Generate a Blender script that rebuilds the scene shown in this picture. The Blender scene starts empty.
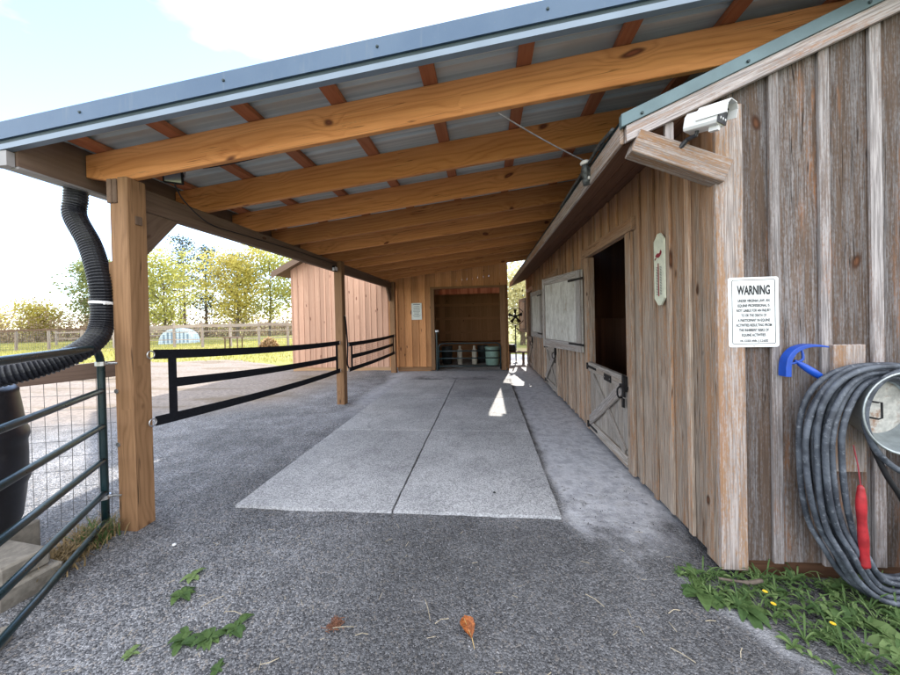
import bpy, math, random
from mathutils import Vector, Matrix, noise as mnoise
R = math.radians
random.seed(7)
scene = bpy.context.scene
col = scene.collection

# ------------------------------------------------------------------ camera
cam_d = bpy.data.cameras.new('camera')
cam = bpy.data.objects.new('camera', cam_d); col.objects.link(cam)
cam_d.sensor_fit = 'HORIZONTAL'; cam_d.sensor_width = 36.0
cam_d.lens = 340.0/900.0*36.0
cam_d.shift_y = -15.7/900.0
cam_d.clip_start = 0.05; cam_d.clip_end = 1500
YAW, PITCH, ROLL, CAMH = R(6.0), R(0.5), R(1.3), 1.46
_F = Vector((-math.sin(YAW)*math.cos(PITCH), math.cos(YAW)*math.cos(PITCH), -math.sin(PITCH)))
_R0 = Vector((math.cos(YAW), math.sin(YAW), 0)); _U0 = _R0.cross(_F)
_Rt = _R0*math.cos(ROLL)-_U0*math.sin(ROLL); _U = _R0*math.sin(ROLL)+_U0*math.cos(ROLL)
cam.matrix_world = Matrix(((_Rt.x,_U.x,-_F.x,0),(_Rt.y,_U.y,-_F.y,0),(_Rt.z,_U.z,-_F.z,CAMH),(0,0,0,1)))
scene.camera = cam

# ------------------------------------------------------------------ sky and sun
SUN_AZ, SUN_EL = R(8.0), R(35.0)       # azimuth clockwise from +Y
SKY_STRENGTH = 0.13
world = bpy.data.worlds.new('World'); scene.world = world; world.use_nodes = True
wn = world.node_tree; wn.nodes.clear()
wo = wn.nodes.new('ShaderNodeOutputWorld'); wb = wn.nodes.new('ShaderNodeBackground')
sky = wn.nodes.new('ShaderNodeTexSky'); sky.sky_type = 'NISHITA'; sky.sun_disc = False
sky.sun_elevation = SUN_EL; sky.sun_rotation = SUN_AZ
sky.altitude = 2500; sky.air_density = 1.0; sky.dust_density = 0.3; sky.ozone_density = 1.0
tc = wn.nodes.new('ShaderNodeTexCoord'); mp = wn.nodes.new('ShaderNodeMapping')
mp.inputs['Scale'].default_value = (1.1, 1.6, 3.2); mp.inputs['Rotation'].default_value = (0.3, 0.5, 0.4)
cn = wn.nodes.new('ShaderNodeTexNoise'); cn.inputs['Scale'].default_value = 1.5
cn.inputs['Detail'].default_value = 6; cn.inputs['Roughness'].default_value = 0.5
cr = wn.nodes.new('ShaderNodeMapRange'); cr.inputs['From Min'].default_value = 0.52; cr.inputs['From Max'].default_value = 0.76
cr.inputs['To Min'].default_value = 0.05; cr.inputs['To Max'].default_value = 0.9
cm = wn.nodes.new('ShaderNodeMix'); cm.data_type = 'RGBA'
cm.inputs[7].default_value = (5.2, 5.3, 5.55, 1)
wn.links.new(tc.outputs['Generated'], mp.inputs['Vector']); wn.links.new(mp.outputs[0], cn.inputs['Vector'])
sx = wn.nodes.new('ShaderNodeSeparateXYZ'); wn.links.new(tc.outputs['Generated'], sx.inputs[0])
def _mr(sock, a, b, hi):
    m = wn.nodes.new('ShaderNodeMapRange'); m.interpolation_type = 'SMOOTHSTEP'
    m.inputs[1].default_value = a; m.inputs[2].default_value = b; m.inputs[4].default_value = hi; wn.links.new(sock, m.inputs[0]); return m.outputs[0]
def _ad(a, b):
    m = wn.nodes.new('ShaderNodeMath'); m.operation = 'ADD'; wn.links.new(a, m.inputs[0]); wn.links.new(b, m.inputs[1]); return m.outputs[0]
cloud_fill = _ad(_mr(sx.outputs[1], .30, -.30, .22), _mr(sx.outputs[2], .50, .85, .22))  # unseen cloud added overhead and behind the camera to brighten the shade
cloud_fill = _ad(cloud_fill, _mr(sx.outputs[0], -.35, .15, .10))
wn.links.new(_ad(cn.outputs[0], cloud_fill), cr.inputs['Value']); wn.links.new(cr.outputs[0], cm.inputs[0])
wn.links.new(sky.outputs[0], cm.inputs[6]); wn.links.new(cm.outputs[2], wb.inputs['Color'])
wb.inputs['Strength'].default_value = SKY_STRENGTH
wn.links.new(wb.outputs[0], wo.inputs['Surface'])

sun_d = bpy.data.lights.new('sun', 'SUN'); sun_d.energy = 2.3; sun_d.angle = R(0.5); sun_d.color = (1.0, 0.93, 0.83)
sun = bpy.data.objects.new('sun', sun_d); col.objects.link(sun); sun.location = (4, 20, 16)
_sd = Vector((math.sin(SUN_AZ)*math.cos(SUN_EL), math.cos(SUN_AZ)*math.cos(SUN_EL), math.sin(SUN_EL)))
sun.rotation_euler = (-_sd).to_track_quat('-Z', 'Y').to_euler()

scene.view_settings.view_transform = 'Standard'; scene.view_settings.look = 'None'
scene.view_settings.gamma = 1.0; scene.view_settings.use_curve_mapping = False
scene.view_settings.exposure = 2.27

# ------------------------------------------------------------------ node helpers
class G:
    def __init__(s, name):
        s.m = bpy.data.materials.new(name); s.m.use_nodes = True; s.t = s.m.node_tree; s.t.nodes.clear()
        s.out = s.t.nodes.new('ShaderNodeOutputMaterial')
    def n(s, ty): return s.t.nodes.new('ShaderNode'+ty)
    def put(s, sock, v):
        if v is None: return
        if isinstance(v, bpy.types.NodeSocket): s.t.links.new(v, sock)
        elif isinstance(v, (tuple, list)) and sock.type == 'RGBA' and len(v) == 3: sock.default_value = (*v, 1)
        else: sock.default_value = v
    def math(s, op, a, b=None, c=None, clamp=False):
        x = s.n('Math'); x.operation = op; x.use_clamp = clamp
        s.put(x.inputs[0], a); s.put(x.inputs[1], b); s.put(x.inputs[2], c); return x.outputs[0]
    def mul(s, a, b): return s.math('MULTIPLY', a, b)
    def add(s, a, b): return s.math('ADD', a, b)
    def mix(s, f, a, b, mode='MIX'):
        x = s.n('Mix'); x.data_type = 'RGBA'; x.blend_type = mode
        s.put(x.inputs[0], f); s.put(x.inputs[6], a); s.put(x.inputs[7], b); return x.outputs[2]
    def xyz(s, x, y, z=0.0):
        c = s.n('CombineXYZ'); s.put(c.inputs[0], x); s.put(c.inputs[1], y); s.put(c.inputs[2], z); return c.outputs[0]
    def sep(s, v):
        c = s.n('SeparateXYZ'); s.put(c.inputs[0], v); return c.outputs
    def noise(s, vec, scale=1.0, detail=3, rough=0.5, out=0):
        x = s.n('TexNoise'); s.put(x.inputs['Vector'], vec); x.inputs['Scale'].default_value = scale
        x.inputs['Detail'].default_value = detail; x.inputs['Roughness'].default_value = rough; return x.outputs[out]
    def voro(s, vec, scale=1.0, feature='F1'):
        x = s.n('TexVoronoi'); x.feature = feature; s.put(x.inputs['Vector'], vec); x.inputs['Scale'].default_value = scale; return x.outputs
    def rng(s, v, a, b, c=0.0, d=1.0, smooth=True):
        x = s.n('MapRange'); x.interpolation_type = 'SMOOTHSTEP' if smooth else 'LINEAR'
        s.put(x.inputs[0], v)
        for i, k in enumerate((a, b, c, d)): s.put(x.inputs[1+i], k)
        return x.outputs[0]
    def uv(s): return s.n('UVMap').outputs[0]
    def pos(s): return s.n('NewGeometry').outputs['Position']
    def objc(s): return s.n('TexCoord').outputs['Object']
    def attr(s, nm):
        a = s.n('Attribute'); a.attribute_name = nm; return a.outputs['Fac']
    def bump(s, h, strength=0.3, dist=0.01):
        b = s.n('Bump'); s.put(b.inputs['Strength'], strength); b.inputs['Distance'].default_value = dist
        s.put(b.inputs['Height'], h); return b.outputs[0]
    def bsdf(s, color, rough=0.6, metal=0.0, normal=None, spec=0.4, trans=None):
        p = s.n('BsdfPrincipled'); s.put(p.inputs['Base Color'], color); s.put(p.inputs['Roughness'], rough)
        s.put(p.inputs['Metallic'], metal); p.inputs['Specular IOR Level'].default_value = spec
        s.put(p.inputs['Normal'], normal)
        if trans:
            tr = s.n('BsdfTranslucent'); s.put(tr.inputs[0], color); mx = s.n('MixShader'); mx.inputs[0].default_value = trans
            s.t.links.new(p.outputs[0], mx.inputs[1]); s.t.links.new(tr.outputs[0], mx.inputs[2]); s.t.links.new(mx.outputs[0], s.out.inputs[0])
        else: s.t.links.new(p.outputs[0], s.out.inputs[0])
        return s.m

def wood(name, light, dark, knot=(.06,.025,.012), knots=0.35, ring=0.5, fiber=0.5, grey=None, grey_amt=0.0, rough=.75,
         bump=.25, var=.35, rust=None, rust_amt=0.0, zfade=None, kv=6.5, crack=0.0):
    g = G(name); u, v, _ = g.sep(g.uv()); rnd = g.attr('rnd'); rz = g.mul(rnd, 43.0)
    nA = g.noise(g.xyz(g.mul(u, .9), g.mul(v, 6.0), rz), 1, 2)
    wob = g.noise(g.xyz(g.mul(u, 2.0), g.mul(v, 5.0), rz), 1, 2)
    vo = g.voro(g.xyz(g.add(g.mul(u, 2.6), wob), g.mul(v, kv), rz), 1)
    dist = vo[0]; cellr = g.sep(vo[1])[0]
    on = g.rng(cellr, 1.0-knots-.02, 1.0-knots+.02)
    km = g.mul(g.rng(dist, .15, .06), on)
    kh = g.mul(g.rng(dist, .55, .05), on)
    ph = g.add(g.add(g.mul(v, 22.0), g.mul(nA, 5.0)), g.mul(kh, 1.6))
    rg = g.math('PINGPONG', ph, 0.5); rg = g.mul(rg, 2.0); rg = g.math('POWER', rg, 2.0)
    fb = g.noise(g.xyz(g.mul(u, 5.0), g.mul(v, 150.0), rz), 1, 4, .6)
    st = g.noise(g.xyz(g.mul(u, .8), g.mul(v, 22.0), rz), 1, 3, .6)
    f = g.add(g.add(g.mul(rg, ring*.6), g.mul(g.rng(fb, .3, .75), fiber*.55)), g.mul(g.rng(st, .35, .7), .35))
    f = g.math('MINIMUM', f, 1.0)
    c = g.mix(f, light, dark)
    if rust:
        rm = g.rng(g.noise(g.xyz(g.mul(u, 1.3), g.mul(v, 9.0), g.add(rz, 11.0)), 1, 5, .65), .62-rust_amt*.35, .72-rust_amt*.2)
        c = g.mix(g.mul(rm, .85), c, rust)
    if grey:
        g1 = g.noise(g.xyz(g.mul(u, .8), g.mul(v, 13.0), g.add(rz, 5.0)), 1, 4, .6)
        g2 = g.noise(g.xyz(g.mul(u, 4.0), g.mul(v, 120.0), g.add(rz, 9.0)), 1, 5, .7)
        g3 = g.noise(g.xyz(g.mul(u, 40.0), g.mul(v, 110.0), rz), 1, 3, .6)
        gm = g.add(g.add(g.mul(g1, .40), g.mul(g2, .35)), g.mul(g3, .25))
        gm = g.rng(gm, .60-grey_amt*.26, .74-grey_amt*.26)
        if zfade:
            z = g.sep(g.pos())[2]
            zz = g.add(z, g.mul(g.add(g.noise(g.xyz(g.mul(u, 1.0), g.mul(v, 14.0), rz), 1, 3), -.5), 1.6))
            gm = g.mul(gm, g.rng(zz, zfade[1], zfade[0]))
        gc = g.mix(g.rng(fb, .35, .65), grey, tuple(x*.45 for x in grey))
        c = g.mix(g.mul(gm, .9), c, gc)
    core = g.rng(dist, .08, .02)
    c = g.mix(km, c, g.mix(core, knot, tuple(x*2.4 for x in knot)))
    if crack:
        cn_ = g.noise(g.xyz(g.mul(u, .55), g.mul(v, 26.0), g.add(rz, 3.0)), 1, 2)
        ck = g.rng(g.math('ABSOLUTE', g.add(cn_, -.47)), .011, .003); ck = g.mul(ck, g.rng(g.noise(g.xyz(g.mul(u, 1.6), g.mul(v, 5.0), g.add(rz, 8.0)), 1, 2), .48, .56))
        c = g.mix(g.mul(ck, crack), c, tuple(x*.22 for x in dark))
    br = g.add(1.0-var*.6, g.mul(rnd, var))
    c = g.mix(1.0, c, g.xyz(br, br, br), 'MULTIPLY')
    h = g.add(g.add(g.mul(fb, .7), g.mul(st, .5)), g.mul(km, -.5))
    return g.bsdf(c, rough, 0, g.bump(h, bump, .006), spec=.25)

def plain(name, color, rough=.6, metal=0.0, var=.25, scale=12.0, bump=0.0, spec=.4, stain=None):
    g = G(name); p = g.objc()
    n = g.noise(p, scale, 5, .6); c = g.mix(g.rng(n, .3, .7), tuple(x*(1-var) for x in color), tuple(min(1, x*(1+var)) for x in color))
    if stain: c = g.mix(g.rng(g.noise(p, scale*.45, 6, .7), .52, .7), c, stain)
    r = g.add(rough-.08, g.mul(g.noise(p, scale*3, 3), .16))
    return g.bsdf(c, r, metal, g.bump(n, bump, .004) if bump else None, spec)

M = {}
M['rafter'] = wood('pine_rafter', (.63,.285,.105), (.42,.155,.048), knot=(.10,.03,.013), knots=.75, ring=.8, fiber=.45, var=.42, rough=.65, bump=.18, kv=4.2, crack=.8, grey=(.40,.22,.11), grey_amt=.12)
M['purlin'] = wood('reddish_purlin', (.46,.18,.085), (.32,.105,.045), knots=.15, ring=.4, var=.3, rough=.7, bump=.12)
M['post'] = wood('treated_post', (.30,.168,.085), (.185,.098,.046), knots=.45, ring=.8, fiber=.6, var=.2, rough=.7, crack=.9)
M['beam'] = wood('brown_beam', (.20,.132,.092), (.12,.076,.05), knots=.25, ring=.5, var=.25, rough=.75)
M['eave'] = wood('eave_board', (.21,.145,.105), (.14,.09,.065), knots=.15, ring=.4, var=.2, rough=.8)
M['cedar'] = wood('cedar_siding', (.64,.32,.14), (.43,.185,.07), knot=(.075,.025,.012), knots=.55, ring=.55, fiber=.45, var=.40, rough=.75)
M['cedar_lit_tint'] = wood('lit_tinted_siding', (.60,.375,.265), (.43,.24,.16), knot=(.14,.06,.04), knots=.8, ring=.5, fiber=.4, var=.32, rough=.8)  # same cedar, with open-sky light put into a paler, pinker colour
M['barn_front'] = wood('grey_barn_boards', (.155,.105,.077), (.058,.040,.031), knots=.16, ring=.35, fiber=.9, grey=(.275,.258,.262), grey_amt=.60, rust=(.27,.125,.06), rust_amt=.25, bump=.6, var=.45, rough=.88, crack=.9, kv=4.5)
M['barn_batten'] = wood('pale_barn_battens', (.27,.215,.19), (.13,.095,.08), knots=.12, ring=.3, fiber=.9, grey=(.42,.39,.39), grey_amt=.80, rust=(.30,.15,.08), rust_amt=.22, bump=.6, var=.4, rough=.88)
M['barn_side'] = wood('brown_barn_boards', (.46,.25,.13), (.25,.12,.055), knots=.22, ring=.4, fiber=.8, grey=(.46,.385,.315), grey_amt=.82, zfade=(1.3,2.9), bump=.5, var=.5, rough=.85, crack=.8)
M['barn_trim'] = wood('flaking_barn_trim', (.36,.22,.13), (.22,.12,.065), knots=.10, ring=.3, fiber=.7, grey=(.47,.42,.40), grey_amt=.72, rust=(.31,.17,.095), rust_amt=.32, bump=.5, var=.25, rough=.85)
M['barn_rake'] = wood('pale_rake_board', (.37,.27,.22), (.22,.14,.10), knots=.12, ring=.3, fiber=.8, grey=(.50,.46,.46), grey_amt=.85, rust=(.36,.17,.08), rust_amt=.5, bump=.5, var=.2, rough=.85)
M['grey_door'] = wood('grey_door_boards', (.30,.225,.165), (.17,.115,.08), knots=.12, ring=.3, fiber=.8, grey=(.44,.40,.36), grey_amt=.85, bump=.5, var=.35, rough=.85)
M['brace'] = wood('grey_brace_board', (.30,.24,.20), (.17,.13,.105), knots=.08, ring=.4, fiber=.8, grey=(.42,.39,.37), grey_amt=.8, bump=.5, var=.2, rough=.85)
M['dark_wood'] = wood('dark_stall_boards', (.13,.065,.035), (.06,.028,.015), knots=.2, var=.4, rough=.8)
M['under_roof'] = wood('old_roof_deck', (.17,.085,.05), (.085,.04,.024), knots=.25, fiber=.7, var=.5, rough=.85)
M['stall_wood'] = wood('stall_interior_boards', (.46,.24,.11), (.30,.14,.06), knots=.3, var=.4, rough=.8)
M['fence_wood'] = wood('old_fence_rail', (.40,.31,.25), (.26,.19,.15), knots=.1, grey=(.46,.42,.40), grey_amt=.6, var=.4, rough=.9)
M['fence_dark'] = wood('dark_fence_rail', (.17,.11,.08), (.09,.055,.04), knots=.1, var=.3, rough=.9)
M['hardwood'] = wood('pale_block', (.46,.30,.17), (.30,.175,.09), knots=.15, ring=.8, var=.2)

def mat_metal_roof():
    g = G('ribbed_galvanised_sheet'); p = g.objc(); x, y, z = g.sep(p)
    n = g.noise(g.xyz(g.mul(x, .6), g.mul(y, 30.0), z), 1, 3)
    n2 = g.noise(p, 1.4, 4)
    c = g.mix(g.rng(n, .35, .65), (.46,.52,.51), (.64,.69,.67)); c = g.mix(g.rng(n2, .45, .7), c, (.50,.52,.48))
    return g.bsdf(c, .45, .15, g.bump(n, .15, .004))
M['roof_metal'] = mat_metal_roof()
def trimmat():
    g = G('slate_blue_trim_metal'); p = g.objc(); x, y, z = g.sep(p)
    n = g.noise(p, 2.2, 5, .6); st = g.noise(g.xyz(g.mul(x, 30.0), y, g.mul(z, 3.0)), 1, 3); sp = g.noise(p, 60.0, 4, .7)
    c = g.mix(g.rng(n, .3, .7), (.066,.113,.185), (.088,.138,.21)); c = g.mix(g.mul(g.rng(st, .55, .75), .35), c, (.16,.19,.22)); c = g.mix(g.mul(g.rng(sp, .6, .75), .35), c, (.20,.20,.19))
    return g.bsdf(c, g.add(.34, g.mul(n, .2)), .2, g.bump(g.noise(g.xyz(g.mul(x, .9), y, g.mul(z, 2.0)), 1, 2), .5, .03), .45)
M['trim_blue'] = trimmat()
M['trim_lip'] = plain('pale_blue_trim_lip', (.20,.25,.31), .4, .2, .08, 3.0)
M['trim_dark'] = plain('dark_trim_groove', (.035,.055,.06), .5, .2, .1, 5.0)
M['barn_edge'] = plain('teal_grey_roof_edge', (.115,.17,.185), .45, .2, .12, 4.0)
M['white_metal'] = plain('white_flashing', (.62,.62,.64), .45, .1, .08, 4.0)
M['gutter'] = plain('dull_gutter_metal', (.30,.29,.29), .5, .1, .1, 4.0)
M['black_plastic'] = plain('black_ribbed_plastic', (.012,.013,.018), .38, 0, .3, 6.0, spec=.5, stain=(.035,.036,.04))
M['black_iron'] = plain('black_iron', (.012,.012,.013), .5, .4, .3, 20.0)
M['nylon'] = plain('black_nylon', (.008,.009,.013), .8, 0, .3, 60.0, .3, spec=.2)
M['green_tube'] = plain('dark_green_enamel', (.007,.023,.027), .3, .1, .2, 8.0, spec=.55)
M['zinc'] = plain('zinc_fittings', (.55,.55,.55), .35, .9, .15, 30.0)
M['galv'] = plain('galvanised_bucket', (.40,.44,.45), .42, .75, .2, 14.0, .15, stain=(.30,.32,.32))
M['galv_in'] = plain('bucket_bottom_scale', (.50,.49,.45), .7, .1, .25, 25.0, .2, stain=(.28,.16,.10))
M['rust'] = plain('rust_patch', (.20,.08,.04), .9, .1, .4, 40.0, .3)
M['wire'] = plain('wire', (.20,.20,.20), .5, .7, .2, 30.0)
M['cable'] = plain('cable', (.012,.012,.014), .6, 0, .2, 30.0)
M['steel_cable'] = plain('grey_cable', (.25,.24,.25), .5, .4, .2, 30.0)
M['white_paint'] = plain('white_plastic', (.72,.73,.74), .35, 0, .04, 6.0)
M['sign_white'] = plain('sign_white', (.78,.80,.80), .4, 0, .03, 6.0)
M['ink'] = plain('sign_ink', (.012,.013,.016), .6, 0, .1, 20.0)
M['ink_grey'] = plain('sign_small_ink', (.05,.055,.06), .6, 0, .1, 20.0)
M['blue'] = plain('blue_plastic', (.008,.065,.40), .35, 0, .15, 10.0, spec=.5)
M['red'] = plain('red_plastic', (.33,.018,.024), .42, 0, .3, 18.0, spec=.45)
M['ivory'] = plain('faded_thermometer_face', (.62,.63,.50), .5, 0, .1, 22.0, stain=(.42,.46,.34))
M['darkred'] = plain('faded_red_print', (.22,.02,.03), .6, 0, .2, 30.0)
M['lamp_glass'] = plain('lamp_glass', (.22,.25,.30), .15, .2, .1, 10.0, spec=.7)
M['pane_dark'] = plain('led_panel', (.02,.02,.025), .25, 0, .1, 20.0, spec=.6)
M['led'] = plain('led_dots', (.75,.76,.80), .3, 0, .05, 20.0)
M['old_black'] = plain('aged_insulator', (.07,.075,.075), .5, .3, .5, 40.0, .3)
M['porcelain'] = plain('porcelain', (.62,.60,.56), .3, 0, .1, 20.0)
M['concrete'] = plain('concrete_block', (.21,.19,.16), .9, 0, .25, 18.0, .4, stain=(.13,.115,.095))
M['mint'] = plain('mint_plastic', (.27,.42,.36), .45, 0, .12, 10.0)
M['cream'] = plain('cream_plastic', (.62,.58,.48), .5, 0, .15, 14.0)
M['dark_tub'] = plain('dark_tub', (.03,.035,.035), .5, 0, .2, 10.0)
M['paper'] = plain('notice_paper', (.72,.74,.68), .7, 0, .05, 12.0)
M['printing'] = plain('notice_print', (.30,.32,.30), .8, 0, .1, 20.0)
M['leaf_brown'] = plain('dry_leaf', (.34,.11,.03), .6, 0, .45, 60.0, .3, stain=(.16,.05,.02))
M['needles'] = plain('dead_needles', (.16,.07,.04), .8, 0, .4, 60.0)
M['stem_pale'] = plain('pale_stem', (.48,.34,.14), .7, 0, .2, 40.0)
M['straw'] = plain('straw', (.42,.36,.26), .8, 0, .35, 30.0)
M['dry_grass'] = plain('dry_grass', (.24,.17,.08), .85, 0, .45, 25.0)
M['flower'] = plain('yellow_petals', (.75,.50,.03), .6, 0, .15, 40.0)
M['hutch'] = plain('white_hutch', (.50,.60,.68), .5, 0, .15, 3.0)
M['hutch_dark'] = plain('hutch_panel', (.16,.24,.33), .5, 0, .2, 3.0)
M['chestnut'] = plain('chestnut_coat', (.24,.07,.035), .6, 0, .25, 6.0)
M['mane'] = plain('dark_mane', (.06,.025,.015), .8, 0, .3, 20.0)
M['hay'] = plain('hay', (.50,.33,.17), .9, 0, .35, 20.0, .6)
M['bark'] = plain('bark', (.12,.095,.075), .9, 0, .35, 10.0, .5)
M['bark_dark'] = plain('pine_bark', (.075,.055,.045), .9, 0, .35, 10.0, .5)
M['amber_sheet'] = None

def leafmat(name, a, b, tr=.55):
    g = G(name); rnd = g.attr('rnd'); n = g.noise(g.objc(), .6, 3)
    c = g.mix(g.math('MULTIPLY_ADD', rnd, .7, g.mul(n, .3)), a, b)
    return g.bsdf(c, .65, 0, None, .25, trans=tr)
M['lf_yellowgreen'] = leafmat('spring_leaves', (.30,.32,.08), (.52,.49,.15))
M['lf_green'] = leafmat('mid_green_leaves', (.18,.22,.08), (.30,.32,.13))
M['lf_pine'] = leafmat('pine_needles', (.06,.075,.05), (.12,.13,.08), .3)
M['lf_orange'] = leafmat('young_orange_leaves', (.42,.37,.09), (.60,.52,.15))
M['lf_brush'] = leafmat('brush_twigs', (.28,.20,.14), (.42,.32,.22), .4)
M['lf_pale'] = leafmat('pale_sunny_leaves', (.48,.46,.24), (.62,.58,.36), .5)
M['lf_grass'] = leafmat('meadow_blades', (.30,.30,.08), (.50,.45,.15), .45)
M['lf_weed'] = leafmat('weed_leaves', (.045,.095,.03), (.12,.19,.06), .3)
M['lf_weed_pale'] = leafmat('pale_weed_leaves', (.14,.21,.075), (.22,.31,.12), .3)
def amber():
    g = G('amber_translucent_sheet'); x, y, z = g.sep(g.objc())
    c = g.mix(g.rng(g.noise(g.xyz(g.mul(x, 9.0), y, z), 1, 2), .4, .6), (.42,.24,.17), (.30,.15,.10))
    return g.bsdf(c, .5, 0, None, .3, trans=.35)
M['amber_sheet'] = amber()

def mat_gravel():
    g = G('crushed_gravel'); p = g.pos(); x, y, z = g.sep(p)
    v1 = g.voro(p, 104.0); v2 = g.voro(p, 215.0)
    c1 = g.sep(v1[1]); c2 = g.sep(v2[1])
    t = g.add(g.mul(g.math('POWER', c1[0], 1.6), .65), g.mul(g.math('POWER', c2[1], 2.0), .35))
    stone = g.mix(t, (.046,.048,.054), (.40,.407,.43))
    stone = g.mix(g.rng(c1[1], .9, .93), stone, (.30,.275,.255))
    stone = g.mix(g.rng(c2[2], .955, .965), stone, (.50,.49,.50))
    big = g.noise(p, .55, 5, .6); mid = g.noise(p, 3.2, 5, .65)
    # fine dark screenings raked in front of the mats
    dk = g.mul(g.rng(g.add(x, g.mul(g.add(big, -.5), 2.0)), -1.6, -.3), g.rng(y, 2.9, 2.2)); dk = g.mul(dk, g.rng(mid, .22, .52))
    stone = g.mix(g.mul(dk, .35), stone, (.15,.147,.147))
    k = g.rng(big, .33, .66, .72, 1.18); k = g.mul(k, g.rng(mid, .30, .70, .74, 1.2))
    k = g.mul(k, g.math('MULTIPLY_ADD', dk, -.34, 1.0))
    c = g.mix(1.0, stone, g.xyz(k, k, k), 'MULTIPLY')
    # pale lime dust trodden along the wall and round the mats
    nd = g.noise(p, 1.7, 6, .65); nd2 = g.noise(p, 9.0, 4, .6)
    yw = g.add(y, g.mul(g.add(nd, -.5), 2.2)); xw = g.add(x, g.mul(g.add(nd, -.5), .3))
    d1 = g.mul(g.rng(xw, .50, .62), g.rng(yw, 2.1, 2.9))
    band = g.mul(g.rng(xw, -2.5, -2.15), g.rng(xw, -1.6, -1.95)); d2 = g.mul(band, g.rng(yw, 4.2, 6.0))
    d3 = g.mul(g.rng(yw, 7.9, 8.6), g.rng(xw, -2.7, -2.2))
    edge = g.mul(g.rng(g.math('ABSOLUTE', g.add(g.add(x, g.mul(y, .55)), -2.14)), .11, .0), g.rng(y, 2.25, 1.9)); 
    edge = g.mul(g.mul(edge, g.rng(x, 1.0, 1.08)), g.rng(mid, .38, .55))
    d = g.math('MAXIMUM', g.math('MAXIMUM', d1, g.mul(d2, .7)), g.math('MAXIMUM', g.mul(d3, .75), g.mul(edge, .38)))
    d = g.mul(d, g.rng(nd2, .15, .48))
    dust = g.mix(g.rng(nd2, .35, .65), (.68,.69,.725), (.44,.45,.49))
    c = g.mix(g.mul(d, .95), c, g.mix(.10, dust, stone))
    # tan driveway dirt further out on the left
    dm = g.rng(g.add(g.add(y, g.mul(x, -.45)), g.mul(g.add(big, -.5), 3.0)), 6.4, 8.2)
    dm = g.mul(dm, g.rng(x, -2.9, -4.5))
    dirt = g.mix(g.rng(g.noise(p, 14.0, 5, .7), .35, .65), (.20,.165,.14), (.33,.275,.235))
    dirt = g.mix(g.mul(g.rng(g.noise(g.xyz(g.mul(x, .35), g.mul(y, 1.6), z), 1, 5, .65), .50, .62), .75), dirt, (.17,.125,.075))
    c = g.mix(g.mul(dm, .9), c, dirt)
    h = g.add(g.mul(g.rng(v1[0], .0, .75), -1.0), g.add(g.mul(c1[2], .6), g.mul(v2[0], -.35)))
    hb = g.add(g.mul(h, g.math('MULTIPLY_ADD', d, -.75, 1.0)), g.add(g.add(g.mul(mid, 2.6), g.mul(g.noise(p, 8.0, 4, .65), 3.0)), g.mul(g.noise(p, 13.0, 3, .6), g.mul(d, 4.5))))
    return g.bsdf(c, .85, 0, g.bump(hb, g.math('MULTIPLY_ADD', d, -.45, .75), .009), .3)
M['gravel'] = mat_gravel()
def mat_field():
    g = G('meadow_ground'); p = g.pos()
    n = g.noise(p, .35, 5, .6); n2 = g.noise(p, 5.0, 5, .7)
    c = g.mix(g.rng(n2, .3, .7), (.16,.18,.05), (.30,.29,.09)); c = g.mix(g.rng(n, .5, .68), c, (.36,.29,.16))
    return g.bsdf(c, .95, 0, g.bump(n2, .6, .05), .2)
M['field'] = mat_field()
def mat_mat():
    g = G('dusty_rubber_mat'); p = g.pos(); rnd = g.attr('rnd')
    sp = g.voro(p, 130.0); s = g.sep(sp[1])
    big = g.noise(p, 1.3, 6, .65); mid = g.noise(p, 6.5, 6, .7)
    c = g.mix(g.rng(big, .32, .68), (.335,.338,.348), (.465,.468,.478)); c = g.mix(g.mul(g.rng(mid, .5, .75), .55), c, (.24,.24,.25))
    k = g.add(.58, g.mul(s[0], .82)); k = g.mul(k, g.add(.92, g.mul(rnd, .18)))
    c = g.mix(1.0, c, g.xyz(k, k, k), 'MULTIPLY')
    nz = g.noise(p, 2.3, 3, .5)
    scr = g.rng(g.math('ABSOLUTE', g.add(nz, -.5)), .010, .0); c = g.mix(g.mul(scr, .35), c, (.15,.15,.165))
    c = g.mix(g.rng(s[1], .968, .972), c, (.42,.42,.43))
    return g.bsdf(c, .9, 0, g.bump(g.add(g.mul(sp[0], -1.0), mid), .5, .006), .2)
M['mat'] = mat_mat()
def mat_hose():
    g = G('dusty_rubber_hose'); p = g.objc(); n = g.noise(p, 10.0, 5, .65); n2 = g.noise(p, 45.0, 4, .7)
    c = g.mix(g.rng(n, .35, .68), (.03,.036,.048), (.10,.115,.14)); c = g.mix(g.mul(g.rng(n2, .52, .72), .6), c, (.26,.28,.31))
    return g.bsdf(c, .55, 0, g.bump(n2, .2, .003), .45)
M['hose'] = mat_hose()

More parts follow.
